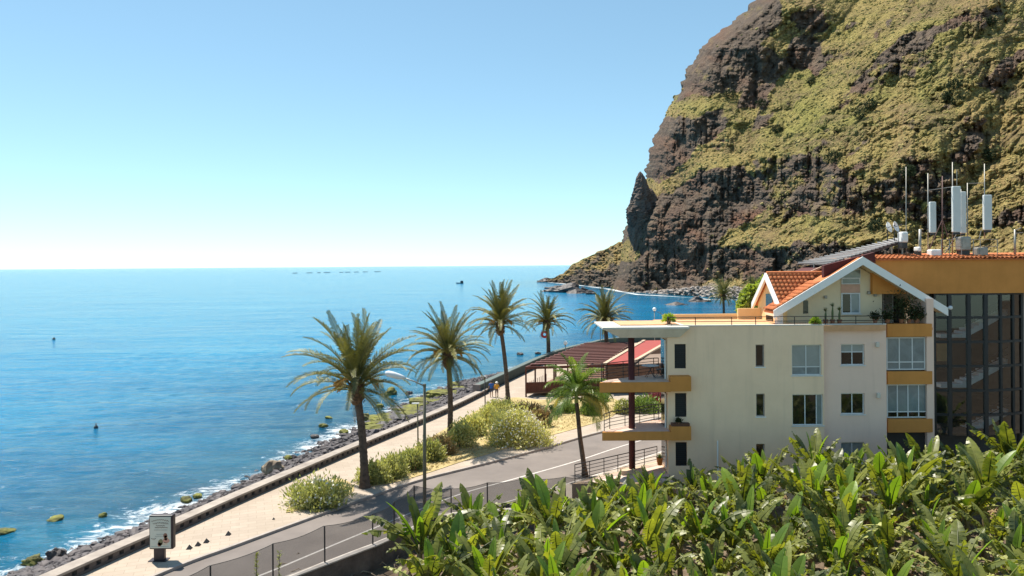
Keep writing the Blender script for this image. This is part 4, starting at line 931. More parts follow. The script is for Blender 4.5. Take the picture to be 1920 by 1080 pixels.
# ================================================================ apartment building
cream = mat('cream_render', (.94, .69, .48), .9, c2=(.85, .615, .42), scale=.6, stain=.24, bmp=.25, bscale=30, bd=.01, spec=.15)
pinkr = mat('pinkish_render', (.86, .63, .51), .9, c2=(.81, .585, .47), scale=.6, stain=.2, bmp=.25, bscale=30, bd=.01, spec=.15)
warmr = mat('warm_yellow_render', (.78, .55, .28), .9, .08, .8, spec=.15)
gablew = mat('pale_yellow_render', (.74, .62, .42), .9, .06, .8, stain=.15, spec=.15)
ochre = mat('ochre_render', (.66, .29, .08), .85, c2=(.54, .235, .062), scale=.7, stain=.3, spec=.15)
white = mat('white_paint', (.80, .80, .78), .5, .04, 2)
whitedirt = mat('weathered_white_slab', (.70, .68, .62), .8, c2=(.56, .53, .47), scale=1, stain=.4)
maroon = mat('maroon_paint', (.085, .018, .016), .8, c2=(.06, .012, .012), scale=2)
terr = mat('terracotta_floor', (.60, .33, .17), .85, .12, 2)
deckm = mat('balcony_tile', (.56, .42, .34), .8, .12, 3)
tile_m = mat('roof_tile', (.62, .22, .085), .85, c2=(.40, .12, .05), scale=3.5, spec=.2)
alu = mat('white_aluminium', (.62, .64, .64), .4, .05, 2)
blk = mat('black_rail_steel', (.018, .018, .020), .5, .2, 3)
shut = mat('black_shutter', (.012, .014, .016), .6, .2, 3)
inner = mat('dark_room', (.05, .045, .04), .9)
def glossy(name, c, c2, rough=.05, scale=1.2):
    m, nt, b = _new(name); n = noise(nt, coords(nt, 'World', (1, 1, 1)), scale, 4, .6, 1.0)
    nt.links.new(ramp(nt, n, [(.35, c2), (.65, c)]), b.inputs['Base Color']); b.inputs['Roughness'].default_value = rough; b.inputs['Specular IOR Level'].default_value = .6
    nt.links.new(bump(nt, noise(nt, coords(nt, 'World'), .8, 2), .04, .05), b.inputs['Normal']); return m
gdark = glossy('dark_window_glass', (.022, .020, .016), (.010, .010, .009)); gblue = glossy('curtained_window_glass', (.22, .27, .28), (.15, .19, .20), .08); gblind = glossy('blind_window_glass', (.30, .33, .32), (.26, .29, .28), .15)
F = 44.2
apt = empty('apartment_building', (9.2, F, 0), 'cream apartment building with ochre balconies, gabled penthouse and glazed staircase', 'building')
def X_(px, Y=F, py=700): return PD(px, py, Y).x
def Z_(py, Y=F, px=1450): return PD(px, py, Y).z
def rect(x0, y0, x1, y1, Y=F):
    a = PD(x0, y1, Y); b2 = PD(x1, y0, Y); return a.x, b2.x, a.z, b2.z
def wallholes(name, x0, x1, z0, z1, Y, holes, m_, depth=.22, parent=apt):
    xs = sorted({x0, x1, *[h[0] for h in holes], *[h[1] for h in holes]}); zs = sorted({z0, z1, *[h[2] for h in holes], *[h[3] for h in holes]}); mb = MB()
    for i in range(len(xs)-1):
        for j in range(len(zs)-1):
            cx, cz = (xs[i]+xs[i+1])/2, (zs[j]+zs[j+1])/2
            if any(h[0] < cx < h[1] and h[2] < cz < h[3] for h in holes): continue
            mb.add([(xs[i], Y, zs[j]), (xs[i+1], Y, zs[j]), (xs[i+1], Y, zs[j+1]), (xs[i], Y, zs[j+1])], [(0, 1, 2, 3)])
    for a, b2, c, d_ in holes:
        mb.add([(a, Y, c), (b2, Y, c), (b2, Y, d_), (a, Y, d_), (a, Y+depth, c), (b2, Y+depth, c), (b2, Y+depth, d_), (a, Y+depth, d_)], [(0, 4, 5, 1), (1, 5, 6, 2), (2, 6, 7, 3), (3, 7, 4, 0)])
    return mb.build(name, m_, parent)
def window(r, Y, cols=2, split=None, pm=gdark, depth=.18, fw=.06, sill=True, top=None, fm=alu, parent=apt, lowpm=None, xcols=None):
    x0, x1, z0, z1 = r; fr = MB(); yf = Y+depth-.07
    fr.box((x0, yf, z0), (x0+fw, yf+.07, z1)); fr.box((x1-fw, yf, z0), (x1, yf+.07, z1)); fr.box((x0+fw, yf, z0), (x1-fw, yf+.07, z0+fw)); fr.box((x0+fw, yf, z1-fw), (x1-fw, yf+.07, z1))
    xs = xcols or [x0+(x1-x0)*k/cols for k in range(cols+1)]
    for x in xs[1:-1]: fr.box((x-fw*.45, yf+.004, z0+fw), (x+fw*.45, yf+.066, z1-fw))
    zs = [z0, z1]
    if split: zs = [z0, z0+(z1-z0)*split, z1]; fr.box((x0+fw, yf+.008, zs[1]-fw*.45), (x1-fw, yf+.062, zs[1]+fw*.45))
    w_ = fr.build('window', fm, parent)
    for i in range(len(xs)-1):
        for j in range(len(zs)-1):
            m_ = lowpm if (lowpm and j == 0) else pm[i % len(pm)] if isinstance(pm, (list, tuple)) else pm
            MB().box((xs[i]+.01, yf+.03, zs[j]+.01), (xs[i+1]-.01, yf+.045, zs[j+1]-.01)).build('pane', m_, w_)
    if sill: MB().box((x0-.06, Y-.05, z0-.06), (x1+.06, Y+depth-.08, z0-.004)).build('sill', fm if fm is alu else white, w_)
    return w_
ZT = Z_(610.5, F, 1420)         # roof terrace level
ZG = 0.0
# left block
xl, xm, xr, xq = X_(1252), X_(1545), X_(1662), X_(1748)
shr = [rect(1265, 645, 1286, 691), rect(1266, 737, 1287, 782), rect(1267, 829, 1288, 874)]
nar = [rect(1417, 646, 1433, 688), rect(1418, 738, 1434, 781), rect(1418, 832, 1434, 878)]
big = [rect(1485, 646, 1540, 704), rect(1486, 739, 1543.5, 798)]
wallholes('facade_wall', xl, xm, ZG, ZT, F, shr+nar+big, cream)
for r in shr:
    s_ = MB().box((r[0], F+.10, r[2]), (r[1], F+.14, r[3])).build('shutter', shut, apt)
    for k in range(12): z = r[2]+(r[3]-r[2])*(k+.5)/12; MB().box((r[0]+.05, F+.075, z-.03), (r[1]-.05, F+.098, z+.03)).build('slat', shut, s_)
for r in nar: window(r, F, 1, None, gdark, fm=mat('grey_window_frame', (.30, .28, .26), .5))
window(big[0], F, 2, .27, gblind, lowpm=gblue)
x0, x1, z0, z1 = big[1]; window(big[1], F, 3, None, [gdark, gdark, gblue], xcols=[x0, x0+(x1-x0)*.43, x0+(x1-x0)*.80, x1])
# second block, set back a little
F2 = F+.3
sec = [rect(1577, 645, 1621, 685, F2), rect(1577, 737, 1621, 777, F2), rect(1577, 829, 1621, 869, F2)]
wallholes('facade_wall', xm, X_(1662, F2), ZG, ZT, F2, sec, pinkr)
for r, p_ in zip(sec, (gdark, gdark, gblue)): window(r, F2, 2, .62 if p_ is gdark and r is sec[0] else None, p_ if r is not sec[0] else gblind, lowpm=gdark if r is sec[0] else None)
MB().add([(xm, F, ZG), (xm, F2, ZG), (xm, F2, ZT), (xm, F, ZT)], [(0, 1, 2, 3)]).build('step_wall', pinkr, apt)
# side wall towards the sea and the body behind
side = [(xl, F), (xl+.12, F+2.6), (xl+1.9, F+10), (xl+10, F+12)]
mb = MB()
for (ax, ay), (bx, by) in zip(side[:-1], side[1:]): mb.add([(ax, ay, ZG), (bx, by, ZG), (bx, by, ZT), (ax, ay, ZT)], [(3, 2, 1, 0)])
mb.build('side_wall', cream, apt)
for py0, py1 in ((636, 716), (737, 812), (828, 884)):
    z0, z1 = Z_(py1, F, 1250)+.1, Z_(py0, F, 1250)-.1
    MB().box((xl-.06, F+.55, z0), (xl+.05, F+1.75, z1)).build('balcony_door', gdark, apt); MB().box((xl-.09, F+.45, z0), (xl-.01, F+.55, z1)).build('door_frame', white, apt); MB().box((xl-.03, F+1.75, z0), (xl+.06, F+1.85, z1)).build('door_frame', white, apt)
# roof terrace
mb = MB(); mb.prism([(xl+.02, F+.03), (X_(1662), F+.03), (X_(1662), F+9), (xl+2, F+5.6), (xl+.2, F+5.6)], ZT-.35, ZT-.02); mb.build('roof_terrace_floor', terr, apt)
MB().box((xl, F-.03, ZT-.02), (xm+.03, F+.30, ZT+.05)).build('parapet_cap', whitedirt, apt)
MB().box((xm+.03, F2-.03, ZT-.02), (X_(1662, F2), F2+.30, ZT+.04)).build('parapet_cap', whitedirt, apt)
MB().box((xl+.9, F+5.7, ZT-.3), (X_(1432, F+5.7), F+5.9, ZT+.32)).build('terrace_back_wall', warmr, apt)
MB().box((X_(1384, F+5.5), F+5.4, ZT-.1), (X_(1432, F+5.5), F+5.6, Z_(578, F+5.5, 1400))).build('terrace_screen_wall', warmr, apt)
# canopy slab over the balconies
t0, t1 = X_(1130, F-.6, 613), X_(1293, F-.6, 613); u0, u1 = X_(1163, F-.1, 633), X_(1274, F-.1, 633); y0, y1, v0, v1 = F-.6, F+4.0, F-.1, F+3.6
zc0, zc1 = Z_(634, F-.4, 1220), Z_(613.5, F-.6, 1220)
MB().add([(u0, v0, zc0), (u1, v0, zc0), (u1, v1, zc0), (u0, v1, zc0), (t0, y0, zc1-.1), (t1, y0, zc1-.1), (t1, y1, zc1-.1), (t0, y1, zc1-.1), (t0, y0, zc1), (t1, y0, zc1), (t1, y1, zc1), (t0, y1, zc1)],
         [(0, 3, 2, 1), (0, 1, 5, 4), (1, 2, 6, 5), (2, 3, 7, 6), (3, 0, 4, 7), (4, 5, 9, 8), (5, 6, 10, 9), (6, 7, 11, 10), (7, 4, 8, 11), (8, 9, 10, 11)]).build('balcony_canopy', whitedirt, apt)
MB().box((t0+1.2, y0+1.2, zc1+.004), (t1-.3, y1-.2, zc1+.06)).build('canopy_gravel', terr, apt)
# balconies
def railing(pts, h, parent, nr=5, r=.018, npost=6):
    t_ = None
    for k in range(nr):
        z = h*(k+1)/nr; o = MB().tube([Vector(p)+Vector((0, 0, z)) for p in pts], r if k < nr-1 else r*1.6, 6).build('rail', blk, parent)
    for a, b2 in zip(pts[:-1], pts[1:]):
        a = Vector(a); b2 = Vector(b2); n = max(1, int((b2-a).length/1.0))
        for k in range(n+1): q = a.lerp(b2, k/n); MB().tube([q, q+Vector((0, 0, h))], r*1.3, 6).build('rail_post', blk, parent)
FB = F-.6
for py_t, py_b, pyp_t, pyp_b, pxl in ((717, 735.5, 706, 734, 1124), (810, 826, 800, 826, 1129)):
    zt, zb = Z_(py_t, FB, 1200), Z_(py_b, FB, 1200); xa, xb = X_(pxl, FB, py_t), X_(1296, FB, py_t)
    bal = MB().prism([(xa, FB), (xl+.05, FB), (xl+.05, F+2.7), (xl-.3, F+2.7), (xa+.5, FB+.9)], zb, zt).build('balcony', ochre, apt)
    MB().prism([(xa+.12, FB+.12), (xl, FB+.12), (xl, F+2.6), (xl-.3, F+2.6), (xa+.55, FB+.85)], zt, zt+.02).build('balcony_floor', deckm, bal)
    MB().box((xl+.05, FB-.003, Z_(pyp_b, FB, 1270)), (xb, F-.002, Z_(pyp_t, FB, 1270))).build('planter_box', ochre, apt)
    railing([(xa+.15, FB+.2, zt+.02), (xa+.55, FB+.8, zt+.02), (xl-.35, F+2.55, zt+.02), (xl-.05, F+2.55, zt+.02)], 1.0, bal)
    if py_t > 800: 
        MB().box((xl+.12, FB+.06, Z_(pyp_t, FB, 1270)), (xb-.06, FB+.45, Z_(pyp_t, FB, 1270)+.16)).build('planter_trough', mat('brown_trough', (.12, .05, .03), .8), apt)
cx, cy = X_(1184, F+.35), F+.35
MB().tube([(cx, cy, 1.0), (cx, cy, zc0+.02)], .19, 18).build('column', maroon, apt, True)
gz = 1.55
MB().prism([(X_(1072, 42.6, 880), 42.5), (xl+.05, 42.5), (xl+.05, 47.2), (xl-.1, 47.2)], -.3, gz).build('ground_terrace', mat('terrace_wall', (.42, .30, .19), .85, stain=.3), apt)
MB().prism([(X_(1072, 42.6, 880)+.5, 42.7), (xl, 42.7), (xl, 47.0), (xl-.1, 47.0)], gz, gz+.02).build('terrace_floor', deckm, apt)
railing([(X_(1078, 42.7, 880), 42.75, gz+.02), (xl-.15, 46.9, gz+.02)], 1.0, apt, 5)
MB().box((cx-.7, cy-.5, gz+.02), (cx+.7, cy+.3, gz+.28)).build('column_plinth', mat('plinth_render', (.5, .36, .24), .85), apt)
# terrace railing
zr = ZT+.05
for z_ in (.20, .46): MB().tube([(X_(1252, F+.1, 600), F+.12, zr+z_), (X_(1655, F+.1, 600), F+.12, zr+z_)], .022, 6).build('rail', blk, apt)
MB().tube([(xl+.1, F+.12, zr+.46), (xl+.5, F+5.5, zr+.46)], .022, 6).build('rail', blk, apt)
for px in (1252, 1304, 1372, 1417, 1490, 1548, 1605, 1655): MB().tube([(X_(px, F+.1, 600), F+.12, zr-.02), (X_(px, F+.1, 600), F+.12, zr+.46)], .025, 6).build('rail_post', blk, apt)
# recessed strip of enclosed balconies
F3 = F+.75; a0, a1 = X_(1664, F3), X_(1748, F3)
ZB = [(607, 631), (696, 720), (785, 810)]
for t_, b2 in ZB: MB().box((a0-.05, F3-.12, Z_(b2, F3, 1700)), (X_(1746, F3), F3+.3, Z_(t_, F3, 1700))).build('ochre_panel', ochre, apt)
r = (a0, X_(1737, F3), Z_(694, F3, 1700), Z_(632.5, F3, 1700)); window(r, F3, 3, .24, gblue, sill=False, fw=.07)
r = (a0, X_(1744, F3), Z_(784, F3, 1700), Z_(721, F3, 1700)); window(r, F3, 4, .18, gblue, sill=False, fw=.07, lowpm=gdark)
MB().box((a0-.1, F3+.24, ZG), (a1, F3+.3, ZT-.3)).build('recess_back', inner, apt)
MB().box((X_(1737.5, F3), F3-.02, ZG), (X_(1751, F3), F3+1.8, Z_(560, F3, 1740))).build('pilaster', pinkr, apt)
MB().add([(xr+.02, F2, ZG), (xr+.02, F3+.3, ZG), (xr+.02, F3+.3, ZT), (xr+.02, F2, ZT)], [(0, 1, 2, 3)]).build('step_wall', pinkr, apt)
# penthouse gable
G = F+2.2; RF = F+.9
def g(px, py, Y=G): q = PD(px, py, Y); return (q.x, q.z)
gx0 = X_(1462, G, 585); zb = ZT-.3
ap = PD(1618, 481, RF); el = PD(1451, 582, RF); er = PD(1778, 577, RF)
sl = (ap.z-el.z)/(ap.x-el.x); sr_ = (ap.z-er.z)/(er.x-ap.x)
def roofz(x, d=0): return (ap.z-(ap.x-x)*sl if x < ap.x else ap.z-(x-ap.x)*sr_)-d
xR = X_(1655, G); xw = [gx0, ap.x, xR]
holeW = [rect(1577, 549, 1612, 588, G), rect(1577, 521, 1612, 533, G)]
slot = rect(1506, 563, 1515, 588, G)
# wall pieces under the roof line, windows stand proud in it
v_ = [(gx0, G, zb), (xR, G, zb), (xR, G, roofz(xR, .42)), (ap.x, G, roofz(ap.x, .42)), (gx0, G, roofz(gx0, .42))]
MB().extr(v_, (0, .3, 0)).build('gable_wall', gablew, apt)
w1 = window(holeW[0], G-.12, 2, None, [gdark, gblue], .12, .07, True); w2 = window(holeW[1], G-.12, 1, None, gblue, .12, .06, False)
MB().box((holeW[0][0], G-.04, holeW[0][3]+.01), (holeW[0][1], G-.006, holeW[1][2]-.01)).build('window_spandrel', mat('pink_spandrel', (.55, .34, .25), .8), apt)
tx0, tx1, tz = holeW[1][0], holeW[1][1], holeW[1][3]+.03
MB().extr([(tx0, G-.06, tz), (tx1, G-.06, tz), (tx1, G-.06, roofz(tx1, .56)), (tx0, G-.06, max(tz+.05, roofz(tx0, .56)))], (0, .04, 0)).build('gable_light', gblue, apt)
MB().extr([(tx0-.03, G-.03, tz-.03), (tx1+.05, G-.03, tz-.03), (tx1+.05, G-.03, roofz(tx1, .48)), (tx0-.03, G-.03, max(tz+.05, roofz(tx0, .48)))], (0, .025, 0)).build('gable_light_frame', alu, apt)
MB().box((slot[0], G-.02, slot[2]), (slot[1], G+.02, slot[3])).build('slot_window', gdark, apt)
# open loggia right of the gable wall
MB().extr([(xR+.01, G+2.4, zb), (er.x-.6, G+2.4, zb), (er.x-.6, G+2.4, roofz(er.x-.6, .4)), (xR+.01, G+2.4, roofz(xR, .4))], (0, .2, 0)).build('loggia_back_wall', gablew, apt)
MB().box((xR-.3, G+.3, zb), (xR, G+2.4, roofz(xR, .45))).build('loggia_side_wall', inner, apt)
lw = rect(1657, 546, 1676, 604, G+2.0); window((lw[0], lw[1], zb, lw[3]), G+2.0, 1, None, gblind, .15, .07, False)
MB().box((X_(1678, G+2.2), G+2.2, zb), (X_(1696, G+2.2), G+2.35, Z_(545, G+2.2, 1690))).build('loggia_door', shut, apt)
MB().box((xR, F3-.1, zb-.1), (X_(1748, F3), G+2.4, zb+.05)).build('loggia_floor', terr, apt)
MB().box((X_(1738, F3), F3, zb), (X_(1751, F3), F3+.4, Z_(572, F3, 1745))).build('loggia_pillar', gablew, apt)
# roof slabs with white fascia
for a, b2, nm in ((el, ap, 'left'), (ap, er, 'right')):
    d_ = Vector((0, 1.7 if nm == 'left' else 8.0, 0)); th = Vector((0, 0, .14))
    MB().extr([a-Vector((0, -.06, .2)), b2-Vector((0, -.06, .2)), b2-Vector((0, -.06, .06)), a-Vector((0, -.06, .06))], d_).build('roof_slab', tile_m if nm == 'left' else mat('roof_underlay', (.45, .30, .22), .9), apt)
    MB().extr([a-Vector((0, 0, .50)), b2-Vector((0, 0, .50)), b2, a], (0, .08, 0)).build('fascia', white, apt)
    MB().extr([a-Vector((0, -.1, .36)), b2-Vector((0, -.1, .36)), b2-Vector((0, -.1, .21)), a-Vector((0, -.1, .21))], (0, 1.5 if nm == 'left' else 7.5, 0)).build('soffit', gablew, apt)
# clay tiles
def tile_mesh(w, L):
    mb = MB(); n = 6; top = []
    for s_, y in ((1, 0), (.86, L)):
        for k in range(n+1):
            a = math.pi*k/n; top.append((-math.cos(a)*w*.5*s_, y, math.sin(a)*w*.38*s_+.02-.03*(y > 0)))
    m2 = n+1; f_ = [(k, k+1, m2+k+1, m2+k) for k in range(n)]
    low = [(x, y, z-.025) for x, y, z in top]; o = len(top)
    f_ += [(k+1, k, o+k, o+k+1) for k in range(n)]
    mb.add(top+low, f_); me = mb.mesh('roof_tile', True); me.materials.append(tile_m); return me
TM = tile_mesh(.27, .42)
def tiles(parent, o0, ux, uy, nx, ny, dx, dy, keep=None):
    # ux along the eave, uy up the slope
    ux = Vector(ux).normalized(); uy = Vector(uy).normalized(); n = ux.cross(uy); M = Matrix((ux, uy, n)).transposed().to_euler(); org = Vector(ORG[parent.name])
    for j in range(ny):
        for i in range(nx):
            p = Vector(o0)+ux*dx*(i+.5)+uy*dy*j+n*.02
            if keep and not keep(p): continue
            link('roof_tile', TM, parent, p-org, (M.x+rng.uniform(-.02, .02), M.y+rng.uniform(-.02, .02), M.z))
# dormer looking out to sea
rdg = PD(1437, 514, F+3.7); dn = PD(1453, 578, RF+.3); df = PD(1421, 566, F+6.4)
xd = rdg.x; xe = el.x+(dn.z-el.z)/sl+.25; xg = X_(1546, rdg.y, 515)
dr = MB().extr([(xd, dn.y, dn.z), (xe, dn.y, dn.z), (xg, rdg.y, rdg.z), (xd, rdg.y, rdg.z)], (0, 0, -.12)).build('dormer_roof', tile_m, apt)
MB().extr([(xd, df.y, dn.z), (xd, rdg.y, rdg.z), (xg, rdg.y, rdg.z), (xg, df.y, dn.z)], (0, 0, -.12)).build('dormer_roof', tile_m, apt)
upv = Vector((0, rdg.y-dn.y, rdg.z-dn.z)); nrow = int(upv.length/.37)
tiles(dr, (xd+.05, dn.y, dn.z), (1, 0, 0), upv, 16, nrow+1, .265, .37, lambda p: p.x < xe-.1+(xg-xe)*(p.y-dn.y)/(rdg.y-dn.y))
MB().tube([(xd, rdg.y, rdg.z+.05), (xg, rdg.y, rdg.z+.05)], .13, 8).build('ridge_tiles', tile_m, dr)
for e_ in (dn, df):
    MB().extr([(xd-.12, e_.y, dn.z-.34), (xd-.12, rdg.y, rdg.z-.34), (xd-.12, rdg.y, rdg.z+.08), (xd-.12, e_.y, dn.z+.08)], (.14, 0, 0)).build('dormer_fascia', white, apt)
MB().extr([(xd+.2, dn.y+.4, zb), (xd+.2, df.y-.4, zb), (xd+.2, df.y-.4, dn.z+.1), (xd+.2, rdg.y, rdg.z-.2), (xd+.2, dn.y+.4, dn.z+.1)], (.25, 0, 0)).build('dormer_wall', warmr, apt)
MB().box((xd+.45, dn.y+.55, zb), (gx0+.3, dn.y+.8, dn.z-.1)).build('dormer_front_wall', warmr, apt)
MB().box((xd-.1, dn.y+.3, zb), (xd+.25, dn.y+.75, dn.z-.05)).build('dormer_pillar', white, apt)
MB().box((xd+.15, rdg.y-.6, zb+.1), (xd+.19, rdg.y+.6, zb+2.0)).build('dormer_door', gdark, apt)
# tiles on the left slope of the main gable roof
upv = Vector((ap.x-el.x, 0, ap.z-el.z)); rs = MB().box((el.x+.2, RF+.2, el.z-.18), (el.x+.3, RF+.3, el.z-.17)).build('tile_batten', tile_m, apt)
tiles(rs, (el.x-.02, RF+1.72, el.z-.03), (0, -1, 0), upv, 6, 9, .27, .37)
# maroon rooftop volume and slatted canopy
q = [PD(a, b2, RF+.75) for a, b2 in ((1545, 523), (1545, 498), (1640, 473), (1642, 493), (1618, 482))]
MB().extr(q, (0, .35, 0)).build('maroon_wall', maroon, apt)
q = [PD(a, b2, F+4.3) for a, b2 in ((1503, 540), (1503, 517), (1545, 499), (1648, 470), (1668, 540))]
MB().extr(q, (0, 3, 0)).build('maroon_wall', maroon, apt)
MB().bar(q[1]-Vector((0, .06, 0)), q[2]-Vector((0, .06, 0)), .14, .12).build('maroon_wall_edge', crm, apt)
can = empty('slatted_roof_canopy', (X_(1549, F+3.4, 520), F+3.4, ZT+1), 'tilted grey slatted canopy standing above the penthouse roof', 'canopy')
A_, B_, C_, D_ = PD(1494, 493, F+8), PD(1550, 495.5, F+3.4), PD(1699, 448, F+3.4), PD(1692, 443, F+8)
slm = mat('grey_canopy_slat', (.30, .29, .285), .5, .1, 3); frm = mat('dark_canopy_frame', (.10, .085, .08), .6)
for k in range(20): s_ = (k+.5)/20; MB().bar(A_.lerp(D_, s_), B_.lerp(C_, s_), .2, .05).build('slat', slm, can)
MB().extr([q_-Vector((0, 0, .045)) for q_ in (A_, B_, C_, D_)], (0, 0, -.03)).build('backing_sheet', frm, can)
for s_ in (.02, .5, .98): MB().bar(A_.lerp(B_, s_)-Vector((0, 0, .145)), D_.lerp(C_, s_)-Vector((0, 0, .145)), .08, .12).build('beam', frm, can)
for a, yb in ((B_.lerp(C_, .02), 1.9), (A_.lerp(B_, .6), 1.9), (B_.lerp(C_, .95), 2.4), (A_.lerp(D_, .9), 2.4)): MB().tube([a-Vector((0, 0, yb)), a], .06, 8).build('post', galv_m, can)
# ochre block over the glazed staircase
O = F+1.9; ox0, ox1 = X_(1636, O, 520), X_(2010, O, 520); oz0, oz1 = Z_(550, O, 1800), Z_(487.5, O, 1780)
MB().box((ox0, O, oz0), (ox1, O+7, oz1)).build('ochre_block', ochre, apt)
rt = MB().extr([(ox0-.1, O-.15, oz1), (ox0-.1, O+2.6, oz1+.40), (ox0-.1, O+2.6, oz1+.46), (ox0-.1, O-.15, oz1+.06)], (ox1-ox0, 0, 0)).build('tiled_roof', tile_m, apt)
tiles(rt, (ox0-.05, O-.18, oz1+.05), (1, 0, 0), (0, 2.75, .40), 46, 4, .27, .42)
# glazed staircase, bowed in plan
SG = O+.35; gz1 = oz0; gz0 = Z_(815, SG, 1830)
pxs = [1752, 1780, 1816, 1848, 1876, 1899, 1915]; bow = [0.0, -.16, -.26, -.24, -.12, .12, .4]
pts = [(X_(p_, SG+b2, 680), SG+b2) for p_, b2 in zip(pxs, bow)]
m, nt, b = _new('stair_glass'); gl = nt.nodes.new('ShaderNodeBsdfGlossy'); gl.inputs['Roughness'].default_value = .02; gl.inputs['Color'].default_value = (.9, .95, 1, 1)
tr = nt.nodes.new('ShaderNodeBsdfTransparent'); tr.inputs[0].default_value = (.52, .64, .68, 1); fr_ = nt.nodes.new('ShaderNodeFresnel'); fr_.inputs[0].default_value = 1.75; mx = nt.nodes.new('ShaderNodeMixShader')
nt.links.new(fr_.outputs[0], mx.inputs[0]); nt.links.new(tr.outputs[0], mx.inputs[1]); nt.links.new(gl.outputs[0], mx.inputs[2]); nt.links.new(mx.outputs[0], nt.nodes['Material Output'].inputs[0]); sglass = m
mull = mat('dark_mullion', (.012, .016, .020), .45, .2, 3)
gzs = [gz1-(gz1-gz0)*k/5.85 for k in range(6)]+[gz0]
stw = MB()
for i, (x, y) in enumerate(pts): stw.box((x-(.11 if i in (1, 2, 3) else .06), y-.1, gz0), (x+(.11 if i in (1, 2, 3) else .06), y+.06, gz1-.004))
stw = stw.build('stair_glazing_mullions', mull, apt)
for i in range(6):
    (xa, ya), (xb, yb) = pts[i], pts[i+1]
    for j in range(len(gzs)-1):
        MB().add([(xa, ya, gzs[j+1]), (xb, yb, gzs[j+1]), (xb, yb, gzs[j]), (xa, ya, gzs[j])], [(0, 1, 2, 3)]).build('pane', sglass, stw)
        MB().bar((xa, ya-.02, gzs[j]-(.05 if j == 0 else 0)), (xb, yb-.02, gzs[j]-(.05 if j == 0 else 0)), .13, .14).build('transom', mull, stw)
SY = SG+2.6
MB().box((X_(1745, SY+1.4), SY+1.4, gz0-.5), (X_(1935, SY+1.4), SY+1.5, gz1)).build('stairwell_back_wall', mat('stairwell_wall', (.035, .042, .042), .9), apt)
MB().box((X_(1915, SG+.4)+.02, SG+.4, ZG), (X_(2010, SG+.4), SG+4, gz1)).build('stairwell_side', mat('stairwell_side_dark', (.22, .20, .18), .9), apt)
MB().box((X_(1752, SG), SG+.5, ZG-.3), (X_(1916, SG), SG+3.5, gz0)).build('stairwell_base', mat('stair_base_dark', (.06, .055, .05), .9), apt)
flm = mat('white_stair_flight', (.90, .91, .92), .6)
for base in (530, 622, 714, 806):
    zL = Z_(base+2, SY, 1770); xa, xb, xc, xd_ = X_(1750, SY), X_(1790, SY), X_(1880, SY), X_(1925, SY); zR = Z_(base-44, SY, 1890); n = 9
    prof = [(xa, zL), (xb, zL)]; 
    for k in range(n): x1_ = xb+(xc-xb)*k/n; z1_ = zL+(zR-zL)*(k+1)/n; prof += [(x1_, z1_), (xb+(xc-xb)*(k+1)/n, z1_)]
    prof += [(xd_, zR), (xd_, zR-.22), (xc+.05, zR-.22), (xb+.2, zL-.24), (xa, zL-.24)]
    if zL < gz1: MB().extr([(x, SY-.9, z) for x, z in prof], (0, .95, 0)).build('stair_flight', flm, apt)
    for off in (.45, .9): MB().tube([(xa, SY-.92, zL+off), (xb, SY-.92, zL+off), (xc, SY-.92, min(gz1, zR+off)), (xd_, SY-.92, min(gz1, zR+off))], .022, 5).build('stair_rail', steel_m, apt)
MB().box((X_(1757, SY+1.3), SY+1.3, Z_(682, SY, 1770)), (X_(1777, SY+1.3), SY+1.39, Z_(648, SY, 1770))).build('stair_window', mat('orange_panel', (.62, .38, .18), .8), apt)  # flat orange panel on the stairwell back wall
# small fittings
for px, py in ((1644, 646), (1646, 741)):
    q = PD(px, py, F2); MB().box(q+Vector((-.10, -.16, -.15)), q+Vector((.10, -.004, .15))).build('wall_lamp', mat('wall_lamp_glass', (.62, .58, .50), .4), apt, bevel=.03)
for px, py, Y in ((1547, 557, G), (1628, 549, G), (1640, 553, G)):
    q = PD(px, py, Y); MB().box(q+Vector((-.09, -.14, -.09)), q+Vector((.09, -.004, .09))).build('wall_fitting', galv_m, apt, bevel=.02)
q = PD(1345, 826, F); MB().tube([(q.x, F-.05, 0), (q.x, F-.05, q.z)], .05, 8).build('drain_pipe', white, apt)
q = PD(1782, 577, RF); MB().ball(q, .13, 10, 7).build('eave_lamp', lens_m, apt, True)

# ================================================================ things on the building
def mast(px, y0, y1, Y, label, panel=None, arms=(), r=.035, m_=galv_m):
    a, b2 = PD(px, y0, Y), PD(px, y1, Y); t_ = empty('antenna_mast', b2, label, 'antenna', 'antennas on the tiled roof')
    MB().tube([b2, a], [r, r*.8], 7).build('pole', m_, t_, True)
    if panel:
        x0, yt, x1, yb = panel; p0, p1 = PD(x0, yb, Y), PD(x1, yt, Y)
        po_ = MB().box((p0.x, Y-.35, p0.z), (p1.x, Y-.12, p1.z)).build('panel', mat('antenna_panel_paint', (.60, .63, .62), .5, .05, 2), t_, bevel=.05)
        for f_ in (.15, .85): z = p0.z+(p1.z-p0.z)*f_; MB().bar((p0.x+.05, Y-.14, z), (b2.x, Y+.02, z), .05).build('bracket', steel_m, t_)
        MB().box((p0.x+.06, Y-.3, p0.z-.14), (p1.x-.06, Y-.18, p0.z)).build('connector', steel_m, t_)
    for ax, ay, bx, by in arms: MB().tube([PD(ax, ay, Y), PD(bx, by, Y)], .025, 6).build('arm', m_, t_)
    return t_
YA = O+1.6
mast(1699, 313, 487, YA-.4, 'thin tall whip aerial left of the panel antennas', None, ((1699, 440, 1699, 487),), .03)
mast(1740, 325, 480, YA, 'mast carrying the leftmost panel antenna', (1739, 379, 1750, 437), ((1740, 357, 1787, 350),))
mast(1767, 330, 480, YA+.3, 'braced dark mast between the left and the tallest panel antennas', None, ((1767, 412, 1739, 475), (1767, 412, 1781, 455)), .04, mat('rusty_mast', (.17, .10, .09), .7))
